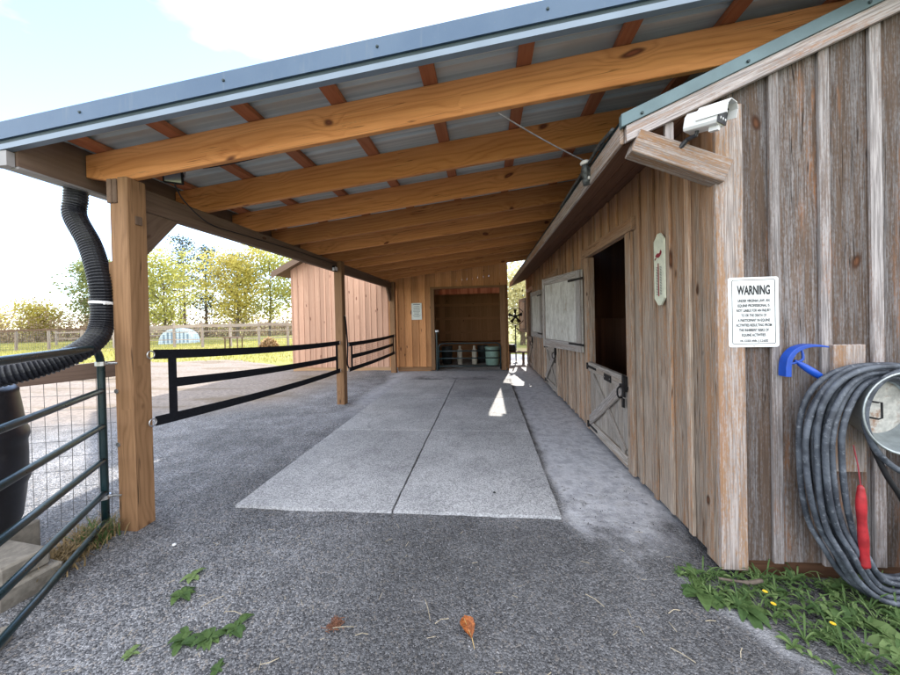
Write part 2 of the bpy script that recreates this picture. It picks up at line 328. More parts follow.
# ------------------------------------------------------------------ mesh helpers
ORG = {}
def V(*a): return Vector(a)
class MB:
    def __init__(s): s.v = []; s.f = []; s.uv = []; s.r = []; s.mi = []
    def face(s, pts, gd=None, rnd=None, uo=(0,0), mi=0):
        i = len(s.v); s.v += [Vector(p) for p in pts]; s.f.append(list(range(i, i+len(pts))))
        gd = gd or Vector((0,0,1))
        n = (Vector(pts[1])-Vector(pts[0])).cross(Vector(pts[-1])-Vector(pts[0]))
        n = n.normalized() if n.length > 1e-12 else Vector((0,0,1))
        if abs(n.dot(gd)) > .8:
            a = gd.orthogonal().normalized(); b = gd.cross(a); ks = (.06, 1.0)
        else:
            a = (gd-n*n.dot(gd)).normalized(); b = n.cross(a); ks = (1.0, 1.0)
        s.uv.append([(Vector(p).dot(a)*ks[0]+uo[0], Vector(p).dot(b)*ks[1]+uo[1]) for p in pts])
        s.r.append(random.random() if rnd is None else rnd); s.mi.append(mi)
    def hexa(s, c, gd, rnd=None, mi=0):      # c: 4 bottom then 4 top corners (same order, ccw from above)
        rnd = random.random() if rnd is None else rnd
        for k, q in enumerate(((3,2,1,0),(4,5,6,7),(0,1,5,4),(1,2,6,5),(2,3,7,6),(3,0,4,7))):
            s.face([c[i] for i in q], gd, rnd, (rnd*31.7, rnd*17.3+k*.37), mi)
    def box(s, x0, x1, y0, y1, z0, z1, g='z', rnd=None, mi=0):
        gd = {'x':V(1,0,0),'y':V(0,1,0),'z':V(0,0,1)}[g]
        s.hexa([V(x0,y0,z0),V(x1,y0,z0),V(x1,y1,z0),V(x0,y1,z0),V(x0,y0,z1),V(x1,y0,z1),V(x1,y1,z1),V(x0,y1,z1)], gd, rnd, mi)
    def bar(s, p0, p1, w, h, up=V(0,0,1), rnd=None, mi=0):   # w across, h along up, centred on the line
        p0, p1 = Vector(p0), Vector(p1); d = (p1-p0).normalized(); sd = d.cross(Vector(up)).normalized(); u = sd.cross(d).normalized()
        a, b = sd*w/2, u*h/2
        s.hexa([p0-a-b,p0+a-b,p1+a-b,p1-a-b,p0-a+b,p0+a+b,p1+a+b,p1-a+b], d, rnd, mi)
    def tube(s, pts, r, n=8, cap=True, closed=False, mi=0, rnd=None):
        pts = [Vector(p) for p in pts]; N = len(pts); rs = r if isinstance(r, (list, tuple)) else [r]*N
        rnd = random.random() if rnd is None else rnd
        rings = []; prev = None; L = 0; Ls = []
        for i, p in enumerate(pts):
            if closed: t = pts[(i+1) % N]-pts[i-1]
            else: t = pts[min(i+1, N-1)]-pts[max(i-1, 0)]
            t = t.normalized() if t.length > 1e-9 else V(0,0,1)
            if prev is None: a = t.orthogonal().normalized()
            else:
                a = prev-t*prev.dot(t); a = a.normalized() if a.length > 1e-6 else t.orthogonal().normalized()
            prev = a; b = t.cross(a)
            if i: L += (p-pts[i-1]).length
            Ls.append(L); base = len(s.v)
            for k in range(n):
                q = 2*math.pi*k/n; s.v.append(p+(a*math.cos(q)+b*math.sin(q))*rs[i])
            rings.append(base)
        for i in range(N if closed else N-1):
            j = (i+1) % N
            for k in range(n):
                k2 = (k+1) % n; s.f.append([rings[i]+k, rings[i]+k2, rings[j]+k2, rings[j]+k])
                R_ = max(rs[i], 1e-4)*6.28/n
                s.uv.append([(Ls[i],k*R_),(Ls[i],(k+1)*R_),(Ls[j] if j else L+.01,(k+1)*R_),(Ls[j] if j else L+.01,k*R_)]); s.r.append(rnd); s.mi.append(mi)
        if cap and not closed:
            for e, o in ((0, -1), (N-1, 1)):
                ids = [rings[e]+k for k in range(n)]
                if o < 0: ids.reverse()
                s.f.append(ids); s.uv.append([(math.cos(6.28*k/n)*rs[e], math.sin(6.28*k/n)*rs[e]) for k in range(n)]); s.r.append(rnd); s.mi.append(mi)
    def lathe(s, prof, org, axis=V(0,0,1), n=24, mi=0, rnd=None):   # prof: (radius, distance along axis)
        axis = Vector(axis).normalized(); org = Vector(org)
        a = axis.orthogonal().normalized(); b = axis.cross(a); rnd = random.random() if rnd is None else rnd
        rings = []
        for r, t in prof:
            base = len(s.v)
            for k in range(n):
                q = 2*math.pi*k/n; s.v.append(org+axis*t+(a*math.cos(q)+b*math.sin(q))*max(r, 1e-4))
            rings.append(base)
        for i in range(len(prof)-1):
            for k in range(n):
                k2 = (k+1) % n; s.f.append([rings[i]+k, rings[i]+k2, rings[i+1]+k2, rings[i+1]+k])
                s.uv.append([(prof[i][1],k*.05),(prof[i][1],k*.05+.05),(prof[i+1][1],k*.05+.05),(prof[i+1][1],k*.05)]); s.r.append(rnd); s.mi.append(mi)
    def build(s, name, mat, parent=None, origin=None, smooth=False, bevel=0.0, label=None):
        me = bpy.data.meshes.new(name); o = bpy.data.objects.new(name, me); col.objects.link(o)
        if parent is not None: org = ORG[parent.name]; o.parent = parent
        else: org = Vector(origin) if origin is not None else V(0,0,0); o.location = org
        ORG[o.name] = org
        me.from_pydata([tuple(p-org) for p in s.v], [], s.f)
        ul = me.uv_layers.new(name='UVMap'); flat = []
        for f in s.uv:
            for q in f: flat += q
        ul.data.foreach_set('uv', flat)
        at = me.attributes.new('rnd', 'FLOAT', 'FACE'); at.data.foreach_set('value', s.r)
        for m in (mat if isinstance(mat, (list, tuple)) else [mat]): me.materials.append(m)
        me.polygons.foreach_set('material_index', s.mi)
        if smooth: me.polygons.foreach_set('use_smooth', [True]*len(s.f))
        me.update()
        if bevel:
            w = o.modifiers.new('weld', 'WELD'); w.merge_threshold = 1e-5
            b = o.modifiers.new('bevel', 'BEVEL'); b.width = bevel; b.segments = 1; b.limit_method = 'ANGLE'; b.angle_limit = R(40)
        if label: o['label'] = label
        return o
def tag(o, label, cat, group=None, kind=None):
    if label: o['label'] = label
    if cat: o['category'] = cat
    if group: o['group'] = group
    if kind: o['kind'] = kind
    return o
def thing(name, label, cat, loc, group=None):
    o = bpy.data.objects.new(name, None); col.objects.link(o); o.location = loc; o.empty_display_size = .1
    ORG[o.name] = Vector(loc); return tag(o, label, cat, group)
def copy_tree(o, parent=None):
    c = o.copy(); col.objects.link(c)
    ORG[c.name] = ORG[o.name]
    if parent is not None: c.parent = parent
    for ch in o.children: copy_tree(ch, c)
    return c
def spline(pts, m=8, closed=False):
    pts = [Vector(p) for p in pts]; N = len(pts); out = []
    rngN = N if closed else N-1
    for i in range(rngN):
        p1, p2 = pts[i], pts[(i+1) % N]
        p0 = pts[i-1] if (i > 0 or closed) else p1*2-p2
        p3 = pts[(i+2) % N] if (i+2 < N or closed) else p2*2-p1
        for k in range(m):
            t = k/m
            out.append(.5*((2*p1)+(p2-p0)*t+(2*p0-5*p1+4*p2-p3)*t*t+(3*p1-p0-3*p2+p3)*t**3))
    if not closed: out.append(pts[-1])
    return out
def text_mesh(name, lines, mat, parent, org, right, up, normal):
    """lines: (string, centre x, baseline y, height, width) in the plane's metres"""
    mb = MB(); dg = None
    tmp = []
    for s, cx, y, h, w in lines:
        cu = bpy.data.curves.new('lettering', 'FONT'); cu.body = s; cu.align_x = 'CENTER'; cu.size = 1.0; cu.offset = 0.03 if h > .03 else 0.022
        cu.resolution_u = 3
        ob = bpy.data.objects.new('lettering', cu); col.objects.link(ob); tmp.append((ob, cu, cx, y, h, w))
    bpy.context.view_layer.update(); dg = bpy.context.evaluated_depsgraph_get()
    for ob, cu, cx, y, h, w in tmp:
        me = bpy.data.meshes.new_from_object(ob.evaluated_get(dg))
        xs = [q.co.x for q in me.vertices]; W = max(xs)-min(xs); mid = (max(xs)+min(xs))/2
        sx = w/W; sy = h/.72
        for p in me.polygons:
            pts = [Vector(org)+Vector(right)*(cx+(me.vertices[i].co.x-mid)*sx)+Vector(up)*(y+me.vertices[i].co.y*sy)+Vector(normal)*.0015 for i in p.vertices]
            mb.face(pts, Vector(right))
        bpy.data.meshes.remove(me); bpy.data.objects.remove(ob); bpy.data.curves.remove(cu)
    return mb.build(name, mat, parent)

# ------------------------------------------------------------------ ground
mb = MB(); mb.face([V(-420,-220,-.06),V(420,-220,-.06),V(420,520,-.06),V(-420,520,-.06)], V(0,1,0))
tag(mb.build('meadow_ground', M['field']), 'sunny meadow ground beyond the gravel yard', 'ground', kind='structure')

def yard():
    me = bpy.data.meshes.new('gravel_yard'); vs = []; fs = []; idx = {}
    st = .11; nx = int(26/st); ny = int(18.2/st); x0, y0 = -16.0, -4.5
    for j in range(ny+1):
        for i in range(nx+1):
            x = x0+i*st; y = y0+j*st
            z = .016*mnoise.noise(V(x*.7, y*.7, 0))+.008*mnoise.noise(V(x*2.3, y*2.3, 4.0))+.005*mnoise.noise(V(x*6, y*6, 9.0))
            if -2.1 < x < .62 and 2.4 < y < 8.1: z = min(z, -.002)
            e = 10.6+1.2*mnoise.noise(V(x*.35, 3.0, 1.0))+(.0 if x > -6 else min(2.0, (-6-x)*.4))
            if y > e and x < -2.9: z -= min(.09, (y-e)*.12)
            if x > 1.34 and y > 1.7: z -= .02
            vs.append((x, y, z))
    for j in range(ny):
        for i in range(nx):
            a = j*(nx+1)+i; fs.append((a, a+1, a+nx+2, a+nx+1))
    me.from_pydata(vs, [], fs); me.polygons.foreach_set('use_smooth', [True]*len(fs)); me.materials.append(M['gravel'])
    o = bpy.data.objects.new('gravel_yard', me); col.objects.link(o)
    return tag(o, 'grey crushed gravel yard under and around the lean-to', 'gravel', kind='structure')
yard()

# loose stones near the camera
def stones():
    mb = MB(); rs = random.Random(5)
    for k in range(5200):
        y = .75+2.3*rs.random()**1.35; x = -2.6+3.9*rs.random()
        if x < -2.1-(y-1.0)*.55: continue
        if y > 2.36 and -2.1 < x < .62: continue
        if x > 1.0-(y-1.9)*.6 and y < 2.1 and x > 1.25: continue
        r = rs.uniform(.002, .0055); a = rs.random()*6.28
        z = .016*mnoise.noise(V(x*.7, y*.7, 0))+.008*mnoise.noise(V(x*2.3, y*2.3, 4.0))+.005*mnoise.noise(V(x*6, y*6, 9.0))
        c = V(x, y, z+r*.35); e = [V(math.cos(a+i*2.09)*r*rs.uniform(.7,1.3), math.sin(a+i*2.09)*r*rs.uniform(.7,1.3), -.2*r) for i in range(3)]
        t = [V(math.cos(a+.6+i*2.09)*r*.6, math.sin(a+.6+i*2.09)*r*.6, r*rs.uniform(.4,.8)) for i in range(3)]
        rr = rs.random()
        mb.face([c+q for q in t], None, rr)
        for i in range(3):
            j = (i+1) % 3; mb.face([c+e[i], c+e[j], c+t[i]], None, rr); mb.face([c+e[j], c+t[j], c+t[i]], None, rr)
    g = G('loose_stone'); rnd = g.attr('rnd'); c = g.mix(g.math('POWER', rnd, 2.2), (.05,.05,.056), (.32,.315,.33))
    return tag(mb.build('loose_stones', g.bsdf(c, .85, 0, None, .3)), 'loose grey stones lying on the near gravel', 'stones', kind='stuff')
stones()

# ------------------------------------------------------------------ rubber mats
XS = (-2.02, -.735, .52); YS = (2.485, 4.34, 6.18, 8.0)
labels = [['nearest left grey stall mat, its front corner beside the gravel', 'nearest right grey stall mat, with a small dark pebble near its middle'],
          ['second left grey stall mat, level with the middle wooden post', 'second right grey stall mat, opposite the open dutch door'],
          ['farthest left grey stall mat, just before the notice wall', 'farthest right grey stall mat, crossed by the bright sun patch']]
for j in range(3):
    for i in range(2):
        mb = MB(); r = random.random(); g_ = .009; j0 = random.uniform(-.008, .008)
        xa, xb, ya, yb = XS[i]+g_, XS[i+1]-g_, YS[j]+g_+j0, YS[j+1]-g_+j0
        n = 14
        top = []
        def edge(p): return p
        ring = []
        for k in range(n): ring.append(V(xa+(xb-xa)*k/n, ya+random.uniform(-.006,.006), 0))
        for k in range(n): ring.append(V(xb+random.uniform(-.004,.004), ya+(yb-ya)*k/n, 0))
        for k in range(n): ring.append(V(xb-(xb-xa)*k/n, yb+random.uniform(-.003,.003), 0))
        for k in range(n): ring.append(V(xa+random.uniform(-.004,.004), yb-(yb-ya)*k/n, 0))
        T = .019+.002*i+.001*j
        mb.face([p+V(0,0,T) for p in ring], V(0,1,0), r)
        for k in range(len(ring)):
            p, q = ring[k], ring[(k+1) % len(ring)]
            mb.face([p+V(0,0,-.012), q+V(0,0,-.012), q+V(0,0,T), p+V(0,0,T)], V(0,1,0), r)
        o = mb.build('stall_mat', M['mat'], None, ((xa+xb)/2, (ya+yb)/2, 0))
        tag(o, labels[j][i], 'rubber mat', 'rubber stall mats laid under the lean-to')

# ------------------------------------------------------------------ lean-to (canopy)
def zb(x): return 2.500+.107*(x+2.65)       # rafter underside
def zr(x): return zb(x)+.275                 # roof underside
lean = thing('lean_to', 'timber lean-to with orange pine rafters and metal roof on three posts', 'lean-to', (-2.56, 5.8, 0))
RAF = [2.20+.72*k for k in range(10)]
for k, y in enumerate(RAF):
    mb = MB(); xl, xr = -2.875, 2.35
    t = .042
    c = [V(xl+.02,y,zb(xl)+.07), V(xl+.02,y+t,zb(xl)+.07)]
    # tapered tail then straight run
    xs = [xl, -2.62, -1.1, .3, xr]; z9 = 1
    r = random.random()
    prof = [(x, zb(x)+(.075 if i == 0 else (.0)), zb(x)+.235) for i, x in enumerate(xs)]
    gd = V(1,0,.107).normalized()
    for i in range(len(prof)-1):
        x0,b0,t0 = prof[i]; x1,b1,t1 = prof[i+1]
        mb.face([V(x0,y,b0),V(x1,y,b1),V(x1,y,t1),V(x0,y,t0)], gd, r, (r*20, r*11))
        mb.face([V(x1,y+t,b1),V(x0,y+t,b0),V(x0,y+t,t0),V(x1,y+t,t1)], gd, r, (r*25, r*13))
        mb.face([V(x0,y+t,b0),V(x1,y+t,b1),V(x1,y,b1),V(x0,y,b0)], gd, r, (r*3, r*7))
        mb.face([V(x0,y,t0),V(x1,y,t1),V(x1,y+t,t1),V(x0,y+t,t0)], gd, r)
    mb.face([V(xl,y,prof[0][1]),V(xl,y,prof[0][2]),V(xl,y+t,prof[0][2]),V(xl,y+t,prof[0][1])], gd, r)
    mb.face([V(xr,y,prof[-1][1]),V(xr,y+t,prof[-1][1]),V(xr,y+t,prof[-1][2]),V(xr,y,prof[-1][2])], gd, r)
    mb.build('rafter', M['rafter'], lean, bevel=.004)
for x in (-2.79, -2.20, -1.60, -1.0, -.37, .23, .83, 1.42, 2.02):
    mb = MB(); z0 = zr(x)-.038; w = .09
    ye = 13.0 if x < .4 else 9.50
    mb.hexa([V(x,1.86,z0),V(x+w,1.86,z0+.0096),V(x+w,ye,z0+.0096),V(x,ye,z0),V(x,1.86,z0+.036),V(x+w,1.86,z0+.0456),V(x+w,ye,z0+.0456),V(x,ye,z0+.036)], V(0,1,0))
    mb.build('purlin', M['purlin'], lean)
# ribbed roof sheet
mb = MB(); ys = []
y = 1.90
while y < 13.05:
    ys += [(y,0),(y+.17,0),(y+.185,.018),(y+.215,.018),(y+.228,0)]; y += .228
xl, xr = -2.98, 2.60
for i in range(len(ys)-1):
    (ya,ha),(yb,hb) = ys[i], ys[i+1]
    if yb-ya < 1e-5: continue
    xr = 2.60 if yb < 9.56 else .64
    for off, fl in ((0, True), (.004, False)):
        q = [V(xl,ya,zr(xl)+ha+off+.003),V(xr,ya,zr(xr)+ha+off+.003),V(xr,yb,zr(xr)+hb+off+.003),V(xl,yb,zr(xl)+hb+off+.003)]
        mb.face(q[::-1] if fl else q, V(1,0,0), .5)
mb.build('roof_sheet', M['roof_metal'], lean)
# front fascia metal, groove and lip
def rakebar(x0, x1, y0, y1, d0, d1, name, mat, parent=lean, f=zr):
    mb = MB(); mb.hexa([V(x0,y0,f(x0)+d0),V(x1,y0,f(x1)+d0),V(x1,y1,f(x1)+d0),V(x0,y1,f(x0)+d0),V(x0,y0,f(x0)+d1),V(x1,y0,f(x1)+d1),V(x1,y1,f(x1)+d1),V(x0,y1,f(x0)+d1)], V(1,0,.107).normalized())
    return mb.build(name, mat, parent)
rakebar(-3.0, 2.62, 1.800, 1.838, -.118, -.012, 'fascia', M['trim_blue'])
rakebar(-3.0, 2.62, 1.812, 1.838, -.150, -.120, 'fascia_groove', M['trim_dark'])
rakebar(-3.0, 2.62, 1.797, 1.838, -.185, -.152, 'fascia_lip', M['trim_lip'])
for x in (-2.38, -1.45, -.55, .35, 1.2, 2.0):
    mb = MB(); mb.lathe([(.0,-.006),(.006,-.006),(.009,0)], V(x,1.799,zr(x)-.062), V(0,1,0), 8); mb.build('screw', M['trim_dark'], lean)
# eave board on the low side, with gutter, drip edge and white end
mb = MB(); mb.box(-2.925,-2.885,1.842,13.0,2.475,2.752,'y'); mb.build('eave_board', M['eave'], lean)
mb = MB(); mb.box(-2.935,-2.88,1.842,13.0,2.458,2.472,'y'); mb.build('drip_edge', M['gutter'], lean)
mb = MB(); mb.box(-3.03,-2.94,1.84,13.0,2.48,2.49,'y'); mb.box(-3.035,-3.03,1.84,13.0,2.48,2.60,'y'); mb.box(-3.0,-2.90,1.80,1.838,2.465,2.555,'y'); mb.build('gutter', M['gutter'], lean)
# beam and posts
mb = MB(); mb.box(-2.648,-2.612,2.146,9.42,2.335,2.505,'y'); mb.box(-2.609,-2.573,2.149,9.42,2.335,2.505,'y'); mb.build('beam', M['beam'], lean, bevel=.004)
def post(y0, x0=-2.63, w=.14):
    mb = MB(); x1 = x0+w; xm = x1-.078; r = random.random(); y1 = y0+.14; zl, zh = 2.332, 2.515
    def fc(q, k): mb.face(q, V(0,0,1), r, (r*9, r*5+k*.4))
    for a, b in ((-.08,.8),(.8,1.6),(1.6,zl)):
        fc([V(x0,y0,a),V(xm,y0,a),V(xm,y0,b),V(x0,y0,b)],0); fc([V(xm,y0,a),V(x1,y0,a),V(x1,y0,b),V(xm,y0,b)],0)
        fc([V(x1,y0,a),V(x1,y1,a),V(x1,y1,b),V(x1,y0,b)],1)
        fc([V(x1,y1,a),V(xm,y1,a),V(xm,y1,b),V(x1,y1,b)],2); fc([V(xm,y1,a),V(x0,y1,a),V(x0,y1,b),V(xm,y1,b)],2); fc([V(x0,y1,a),V(x0,y0,a),V(x0,y0,b),V(x0,y1,b)],3)
    fc([V(xm,y0,zl),V(x1,y0,zl),V(x1,y0,zh),V(xm,y0,zh)],0); fc([V(x1,y0,zl),V(x1,y1,zl),V(x1,y1,zh),V(x1,y0,zh)],1)
    fc([V(x1,y1,zl),V(xm,y1,zl),V(xm,y1,zh),V(x1,y1,zh)],2); fc([V(xm,y1,zl),V(xm,y0,zl),V(xm,y0,zh),V(xm,y1,zh)],3)
    fc([V(xm,y0,zh),V(x1,y0,zh),V(x1,y1,zh),V(xm,y1,zh)],0); fc([V(x0,y0,zl),V(xm,y0,zl),V(xm,y1,zl),V(x0,y1,zl)],0)
    mb.build('post', M['post'], lean, bevel=.006)
for y in (2.15, 5.72, 9.16): post(y)
for y in (2.292, 9.158):       # diagonal gussets under the beam
    s = 1 if y < 5 else -1
    mb = MB(); a = V(-2.60,y,1.98); 
    q = [V(-2.625,y,2.02),V(-2.625,y+s*.06,1.98),V(-2.625,y+s*.36,2.333),V(-2.625,y,2.333)]
    q2 = [p+V(.04,0,0) for p in q]
    mb.face(q if s < 0 else q[::-1], V(0,s*.7,.7)); mb.face(q2 if s > 0 else q2[::-1], V(0,s*.7,.7))
    for i in range(4): j = (i+1) % 4; mb.face([q[i],q[j],q2[j],q2[i]], V(0,.7,.7))
    mb.build('brace', M['beam'], lean)
mb = MB()          # bolt and bracket hardware by the post heads
mb.box(-2.489,-2.480,2.20,2.245,2.19,2.25)
mb.build('bracket', M['beam'], lean)

# ------------------------------------------------------------------ barn on the right
XW = 1.30; YW = 2.05; YE = 11.0; SL = .42
def zrake(x): return 2.435+SL*(min(x, 10.0-x)-.80) # roof underside at the gable (ridge at x=5)
barn = thing('weathered_barn', 'weathered grey board and batten barn with two-part stall doors', 'barn', (5.0, 7.0, 0))
# gable boards
mb = MB(); x = XW+.026
while x < 8.70:
    w = .246; x2 = min(x+w, 8.70)
    mb.hexa([V(x+.001,YW,.07),V(x2-.001,YW,.075),V(x2-.001,YW+.024,.075),V(x+.001,YW+.024,.07),
             V(x+.001,YW,zrake(x)),V(x2-.001,YW,zrake(x2)),V(x2-.001,YW+.024,zrake(x2)),V(x+.001,YW+.024,zrake(x))], V(0,0,1)); x += w
mb.build('gable_wall', M['barn_front'], barn, bevel=.002)
mb = MB()
for k in range(30):
    xc = 1.579+.246*k
    if xc > 8.6: break
    w = .054+random.uniform(-.004,.004); b = random.uniform(.065,.085); j = random.uniform(-.004,.004)
    mb.hexa([V(xc-w/2+j,YW-.021,b),V(xc+w/2+j,YW-.021,b),V(xc+w/2+j,YW-.001,b),V(xc-w/2+j,YW-.001,b),
             V(xc-w/2,YW-.021,zrake(xc-w/2)-.01),V(xc+w/2,YW-.021,zrake(xc+w/2)-.01),V(xc+w/2,YW-.001,zrake(xc+w/2)-.01),V(xc-w/2,YW-.001,zrake(xc-w/2)-.01)], V(0,0,1))
mb.build('gable_battens', M['barn_batten'], barn, bevel=.003)
mb = MB(); mb.box(XW+.1, 8.6, YW+.03, YW+.10, -.06, .06, 'x'); mb.build('sill', M['dark_wood'], barn)
# long wall with three openings
OPEN = [(3.24, 4.44), (6.36, 7.56), (9.44, 10.6)]
DZ = 2.19
def zwall(): return 2.645
edges = []
def seg(a, b, n): return [(a+(b-a)*i/n, a+(b-a)*(i+1)/n, False) for i in range(n)]
edges = seg(2.075,3.24,5)+[(e[0],e[1],True) for e in seg(3.24,4.44,5)]+seg(4.44,6.36,8)+[(e[0],e[1],True) for e in seg(6.36,7.56,5)]+seg(7.56,9.44,8)+[(e[0],e[1],True) for e in seg(9.44,10.6,5)]+seg(10.6,YE,6)
mb = MB(); mb2 = MB()
for a, b, op in edges:
    z0 = DZ+.001 if op else .03+random.uniform(0, .01)
    mb.box(XW, XW+.024, a+.001, b-.001, z0, zwall(), 'z')
    w = .048; j = random.uniform(-.006,.006)
    if a > 2.1:
        zz = DZ+.12 if op or any(abs(a-o[1]) < .01 for o in OPEN) else random.uniform(.03,.05)
        if not any(abs(a-o[0]) < .01 or abs(a-o[1]) < .01 for o in OPEN): mb2.box(XW-.021, XW-.001, a-w/2+j, a+w/2+j, zz, zwall()-.01, 'z')
mb.build('side_wall', M['barn_side'], barn, bevel=.002); mb2.build('side_battens', M['barn_side'], barn, bevel=.003)
# corner boards
mb = MB(); mb.box(XW-.024, XW+.115, YW-.026, YW-.001, .03, 2.60, 'z'); mb.build('corner_board', M['barn_trim'], barn, bevel=.003)
mb = MB(); mb.box(XW-.024, XW-.001, YW+.0, YW+.10, .03, 2.60, 'z'); mb.build('corner_board', M['barn_side'], barn, bevel=.003)
# back and right walls, inner partition, floor plinth
mb = MB(); mb.box(8.68,8.70,YW+.03,YE,.03,2.6,'z'); mb.box(XW+.03,8.68,YE-.03,YE,.03,2.6,'z')
mb.face([V(XW+.03,YE-.01,2.6),V(8.68,YE-.01,2.6),V(5,YE-.01,4.15)], V(0,0,1)); mb.build('back_wall', M['barn_side'], barn)
mb = MB()
for k in range(38): mb.box(3.05, 3.075, YW+.05+k*.262, YW+.05+k*.262+.258, .0, 1.38, 'z')
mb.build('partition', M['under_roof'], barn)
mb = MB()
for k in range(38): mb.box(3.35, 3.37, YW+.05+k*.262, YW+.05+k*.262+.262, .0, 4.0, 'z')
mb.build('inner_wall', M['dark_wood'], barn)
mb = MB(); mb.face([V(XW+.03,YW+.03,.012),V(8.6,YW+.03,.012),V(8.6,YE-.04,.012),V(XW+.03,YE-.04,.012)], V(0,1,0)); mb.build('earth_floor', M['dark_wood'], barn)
# roof: deck boards underneath, dark panels, front rake board, metal edge
def rz(x): return zrake(x)
mb = MB(); nb = 40
xs = [.80+(5.0-.80)*i/24 for i in range(25)]
for i in range(24):
    a, b = xs[i], xs[i+1]
    mb.hexa([V(a+.002,YW+.03,rz(a)+.0),V(b-.002,YW+.03,rz(b)),V(b-.002,YE+.02,rz(b)),V(a+.002,YE+.02,rz(a)),V(a+.002,YW+.03,rz(a)+.02),V(b-.002,YW+.03,rz(b)+.02),V(b-.002,YE+.02,rz(b)+.02),V(a+.002,YE+.02,rz(a)+.02)], V(0,1,0))
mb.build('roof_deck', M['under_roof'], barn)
mb = MB()
for a, b in ((.775, 5.0), (9.2, 5.0)):
    za, zb_ = 2.435+SL*(.775-.80), rz(5.0)
    q = [V(a,YW-.05,za+.125),V(b,YW-.05,zb_+.125),V(b,YE+.04,zb_+.125),V(a,YE+.04,za+.125)]
    if a > b: q.reverse()
    mb.face(q, V(1,0,0), .5); mb.face([p-V(0,0,.012) for p in q][::-1], V(1,0,0), .5)
mb.build('roof_panels', M['barn_edge'], barn)
def rk(x): return rz(x)
def rakepiece(name, y0, y1, d0, d1, mat, x0=.80, x1=5.0, bev=.002):
    mb = MB()
    mb.hexa([V(x0,y0,rk(x0)+d0),V(x1,y0,rk(x1)+d0),V(x1,y1,rk(x1)+d0),V(x0,y1,rk(x0)+d0),V(x0,y0,rk(x0)+d1),V(x1,y0,rk(x1)+d1),V(x1,y1,rk(x1)+d1),V(x0,y1,rk(x0)+d1)], V(1,0,SL).normalized())
    x0b, x1b = 10-x1, 10-x0
    mb.hexa([V(x0b,y0,rk(x0b)+d0),V(x1b,y0,rk(x1b)+d0),V(x1b,y1,rk(x1b)+d0),V(x0b,y1,rk(x0b)+d0),V(x0b,y0,rk(x0b)+d1),V(x1b,y0,rk(x1b)+d1),V(x1b,y1,rk(x1b)+d1),V(x0b,y1,rk(x0b)+d1)], V(1,0,-SL).normalized())
    return mb.build(name, mat, barn, bevel=bev)
rakepiece('rake_board', YW-.058, YW-.028, -.012, .076, M['barn_rake'])
rakepiece('roof_edge', YW-.066, YW-.030, .078, .150, M['barn_edge'], x0=.772)
for x in (.88, 1.42, 2.0, 2.6):
    mb = MB(); mb.lathe([(0,-.008),(.007,-.008),(.009,0)], V(x,YW-.066,rk(x)+.10), V(0,1,0), 8); mb.build('screw', M['trim_dark'], barn)
mb = MB(); mb.box(.778,.800,YW-.026,YE+.03,2.425,2.535,'y'); mb.build('eave_fascia', M['barn_trim'], barn, bevel=.003)
# diagonal bracket at the corner eave
mb = MB(); mb.bar(V(.845,YW-.02,2.425), V(1.318,YW-.02,2.222), .10, .128, V(0,0,1)); mb.build('eave_bracket', M['barn_trim'], barn, bevel=.004)
mb = MB(); mb.box(1.02,1.065,YW-.024,YW-.002,2.33,2.53,'z'); mb.build('short_cleat', M['barn_rake'], barn, bevel=.002)

